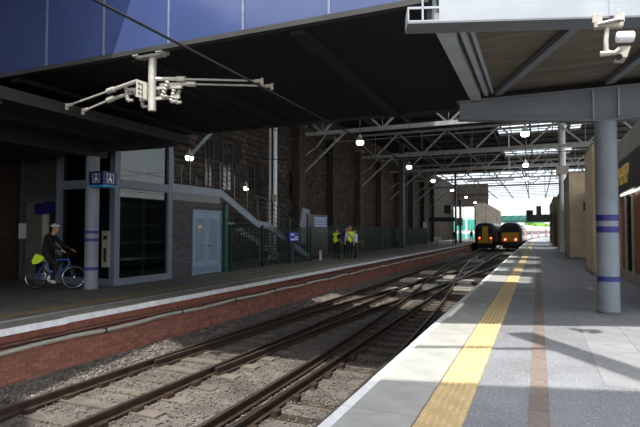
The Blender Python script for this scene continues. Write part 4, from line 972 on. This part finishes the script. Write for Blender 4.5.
fm = MB()
for a, b, r in ((BB, SEAT, .017), (BB, HEADL, .021), (SEAT, HEAD, .018), (HEAD, HEADL, .022)): fm.tube([a, b], r, 10)
for s in (-.055, .055): fm.tube([(0, s, .335), (BB[0], s*.6, BB[2])], .010, 6); fm.tube([(0, s, .335), (SEAT[0], s*.3, SEAT[2]-.03)], .009, 6)
put('frame', fm, M_bikeb)
fk = MB(); fk.tube([HEADL, (.965, 0, .62)], .02, 8)
for s in (-.06, .06): fk.tube([(.965, s, .64), (1.06, s, .335)], .014, 8)
fk.bar((.965, -.07, .64), (.965, .07, .64), .04, .05); put('fork', fk, M_black)
hbm = MB(); hbm.tube([HEAD, (.89, 0, .95), (.97, 0, .99)], .014, 8); hbm.tube([(.93, -.30, 1.02), (.97, -.1, .99), (.97, .1, .99), (.93, .30, 1.02)], .013, 8); put('handlebar', hbm, M_black)
put('seat_post', MB().tube([SEAT, (.27, 0, .90)], .014, 8), M_chrome)
put('saddle', MB().prism([(.12, -.07, .90), (.12, .07, .90), (.26, .05, .90), (.40, .015, .90), (.40, -.015, .90), (.26, -.05, .90)], (0, 0, .045)), M_black, bi, False)
ck = MB(); ck.tube([(BB[0], -.06, BB[2]), (BB[0], .06, BB[2])], .022, 8); ck.tube([(BB[0], -.05, BB[2]), (BB[0], -.035, BB[2])], .095, 18); put('chainset', ck, M_chrome)
put('crank', MB().bar((BB[0], -.075, BB[2]), (BB[0]+.10, -.08, BB[2]-.135), .018, .025), M_chrome); put('crank', MB().bar((BB[0], .075, BB[2]), (BB[0]-.10, .08, BB[2]+.135), .018, .025), M_chrome)
put('pedal', MB().box((BB[0]+.05, -.18, BB[2]-.15), (BB[0]+.15, -.09, BB[2]-.125), ), M_black, bi, False); put('pedal', MB().box((BB[0]-.15, .09, BB[2]+.12), (BB[0]-.05, .18, BB[2]+.145)), M_black, bi, False)
put('chain', MB().tube([(BB[0], -.045, BB[2]+.09), (0, -.045, .38), (-.035, -.045, .335), (0, -.045, .29), (BB[0], -.045, BB[2]-.09)], .006, 4), M_rubber)
put('rear_rack', MB().tube([(0, -.06, .34), (.02, -.06, .72), (.25, -.05, .72)], .007, 5).tube([(0, .06, .34), (.02, .06, .72), (.25, .05, .72)], .007, 5).box((-.15, -.06, .71), (.22, .06, .725)), M_black, bi, False)
for s in (-1, 1):
    p_ = put('pannier', MB().prism([(-.17, s*.08, .44), (.10, s*.08, .44), (.14, s*.08, .74), (-.20, s*.08, .74)], (0, s*.13, 0)), M_black, bi, False)
def joints_ride():
    J = dict(pelvis=((.27, 0, 1.02), .14, .12), spine=((.31, 0, 1.20), .135, .105), chest=((.40, 0, 1.38), .165, .12), neckb=((.46, 0, 1.50), .075, .07), neck=((.49, 0, 1.55), .052, .055),
             jaw=((.53, 0, 1.60), .066, .072), head=((.53, 0, 1.67), .080, .088), crown=((.52, 0, 1.735), .055, .06), nose=((.63, 0, 1.645), .014, .014))
    for s, k in (('L', 1), ('R', -1)):
        J['sh'+s] = ((.41, k*.18, 1.45), .062, .065); J['el'+s] = ((.60, k*.27, 1.20), .046, .046); J['wr'+s] = ((.84, k*.27, 1.09), .03, .032); J['palm'+s] = ((.91, k*.27, 1.055), .036, .022)
        J['hip'+s] = ((.28, k*.09, .96), .09, .098)
    J['knR'] = ((.66, -.12, .66), .062, .066); J['anR'] = ((.50, -.135, .25), .044, .046); J['toeR'] = ((.64, -.14, .185), .042, .036)
    J['knL'] = ((.68, .12, .82), .062, .066); J['anL'] = ((.34, .13, .50), .044, .046); J['toeL'] = ((.46, .14, .46), .042, .036)
    return J
# rider: body built facing local +X, features placed with the same frame
def rider():
    J = joints_ride(); R90 = Matrix.Rotation(PI/2, 3, 'Z')     # person() wants +Y forward
    J = {n: (R90 @ Vector(v[0]), v[1], v[2]) for n, v in J.items()}
    def ex(t, blob, J):
        H_ = Vector(J['head'][0]); h = blob('helmet', H_+Vector((0, -.005, .045)), (.112, .135, .095), M_helmet, (Vector((0, 0, 1)), -.1), 3)
        link('chin_strap', MB().tube([H_+Vector((-.085, .0, .03)), H_+Vector((-.05, .03, -.10)), H_+Vector((.05, .03, -.10)), H_+Vector((.085, 0, .03))], .007, 5).mesh('chin_strap', M_black), t, (0, 0, 0))
        for s in (-.05, 0, .05): link('helmet_vent', MB().bar(H_+Vector((s, .09, .112-abs(s)*.4)), H_+Vector((s, -.09, .118-abs(s)*.4)), .018, .05).mesh('helmet_vent', M_black), t, (0, 0, 0))
    return person(rear, bz-PI/2, J, zones(M_dark, M_dark, M_dark, M_dark, M_notice), 'cyclist in dark clothes and pale helmet riding the blue bicycle', None, False, ex)
rider()
# hi-vis jacket tied over the pannier
jk = MB(); fj = lambda x, y_, z: rear+fwd*x+Vector((-fwd.y, fwd.x, 0))*y_+Vector((0, 0, z))
jk.prism([fj(.02, -.24, .78), fj(.12, -.24, .98), fj(.30, -.24, .93), fj(.36, -.24, .86), fj(.20, -.24, .72), fj(.06, -.24, .70)], Vector((-fwd.y, fwd.x, 0))*.05)
tag(jk.build('hi_vis_jacket', M_hiv), 'bright lime bag hanging by the saddle of the blue bicycle', 'bag')
# ================================================================ unseen roof added behind the camera to shade the foreground
bh = thing('shade_roof', (0, -5, 7), 'unseen roof added behind the viewer to shade the foreground', 'roof')
def edge(t): return A0+ud*t
q = [Vector((-.75, 1.87, 7.0)), Vector((.89, 2.33, 7.0))]; qd = (q[1]-q[0]).normalized()
a, b = q[0]-qd*1.6, q[0]+qd*12
MB().prism([a, b, Vector((b.x, -14, 7)), Vector((a.x, -14, 7))], (0, 0, .2)).build('shade_slab', M_roof, bh)
MB().prism([Vector((-30, 5.9, 7)), Vector((-7.75, 5.9, 7)), Vector((-7.2, 1.6, 7)), Vector((-5.2, .2, 7)), Vector((a.x, -1.5, 7)), Vector((a.x, -14, 7)), Vector((-30, -14, 7))], (0, 0, .2)).build('shade_slab', M_roof, bh)  # unseen left slab, reaches forward to keep sun off the far platform
MB().prism([Vector((-7.75, 5.7, 7)), Vector((-7.0, 5.6, 7)), Vector((-6.2, 6.65, 7)), Vector((-12, 6.65, 7)), Vector((-12, 5.9, 7)), Vector((-7.75, 5.9, 7))], (0, 0, .2)).build('shade_slab', M_roof, bh)  # unseen strip added to put the left blue panels in shade
MB().bar(Vector((-1.4, 3.45, 7.0)), Vector((.62, 4.25, 7.0)), .10, .10).build('edge_rod', M_roof, bh)
MB().bar(Vector((.05, 5.15, 7.1)), Vector((1.9, 2.4, 7.1)), .42, .12).build('roof_brace', M_roof, bh)
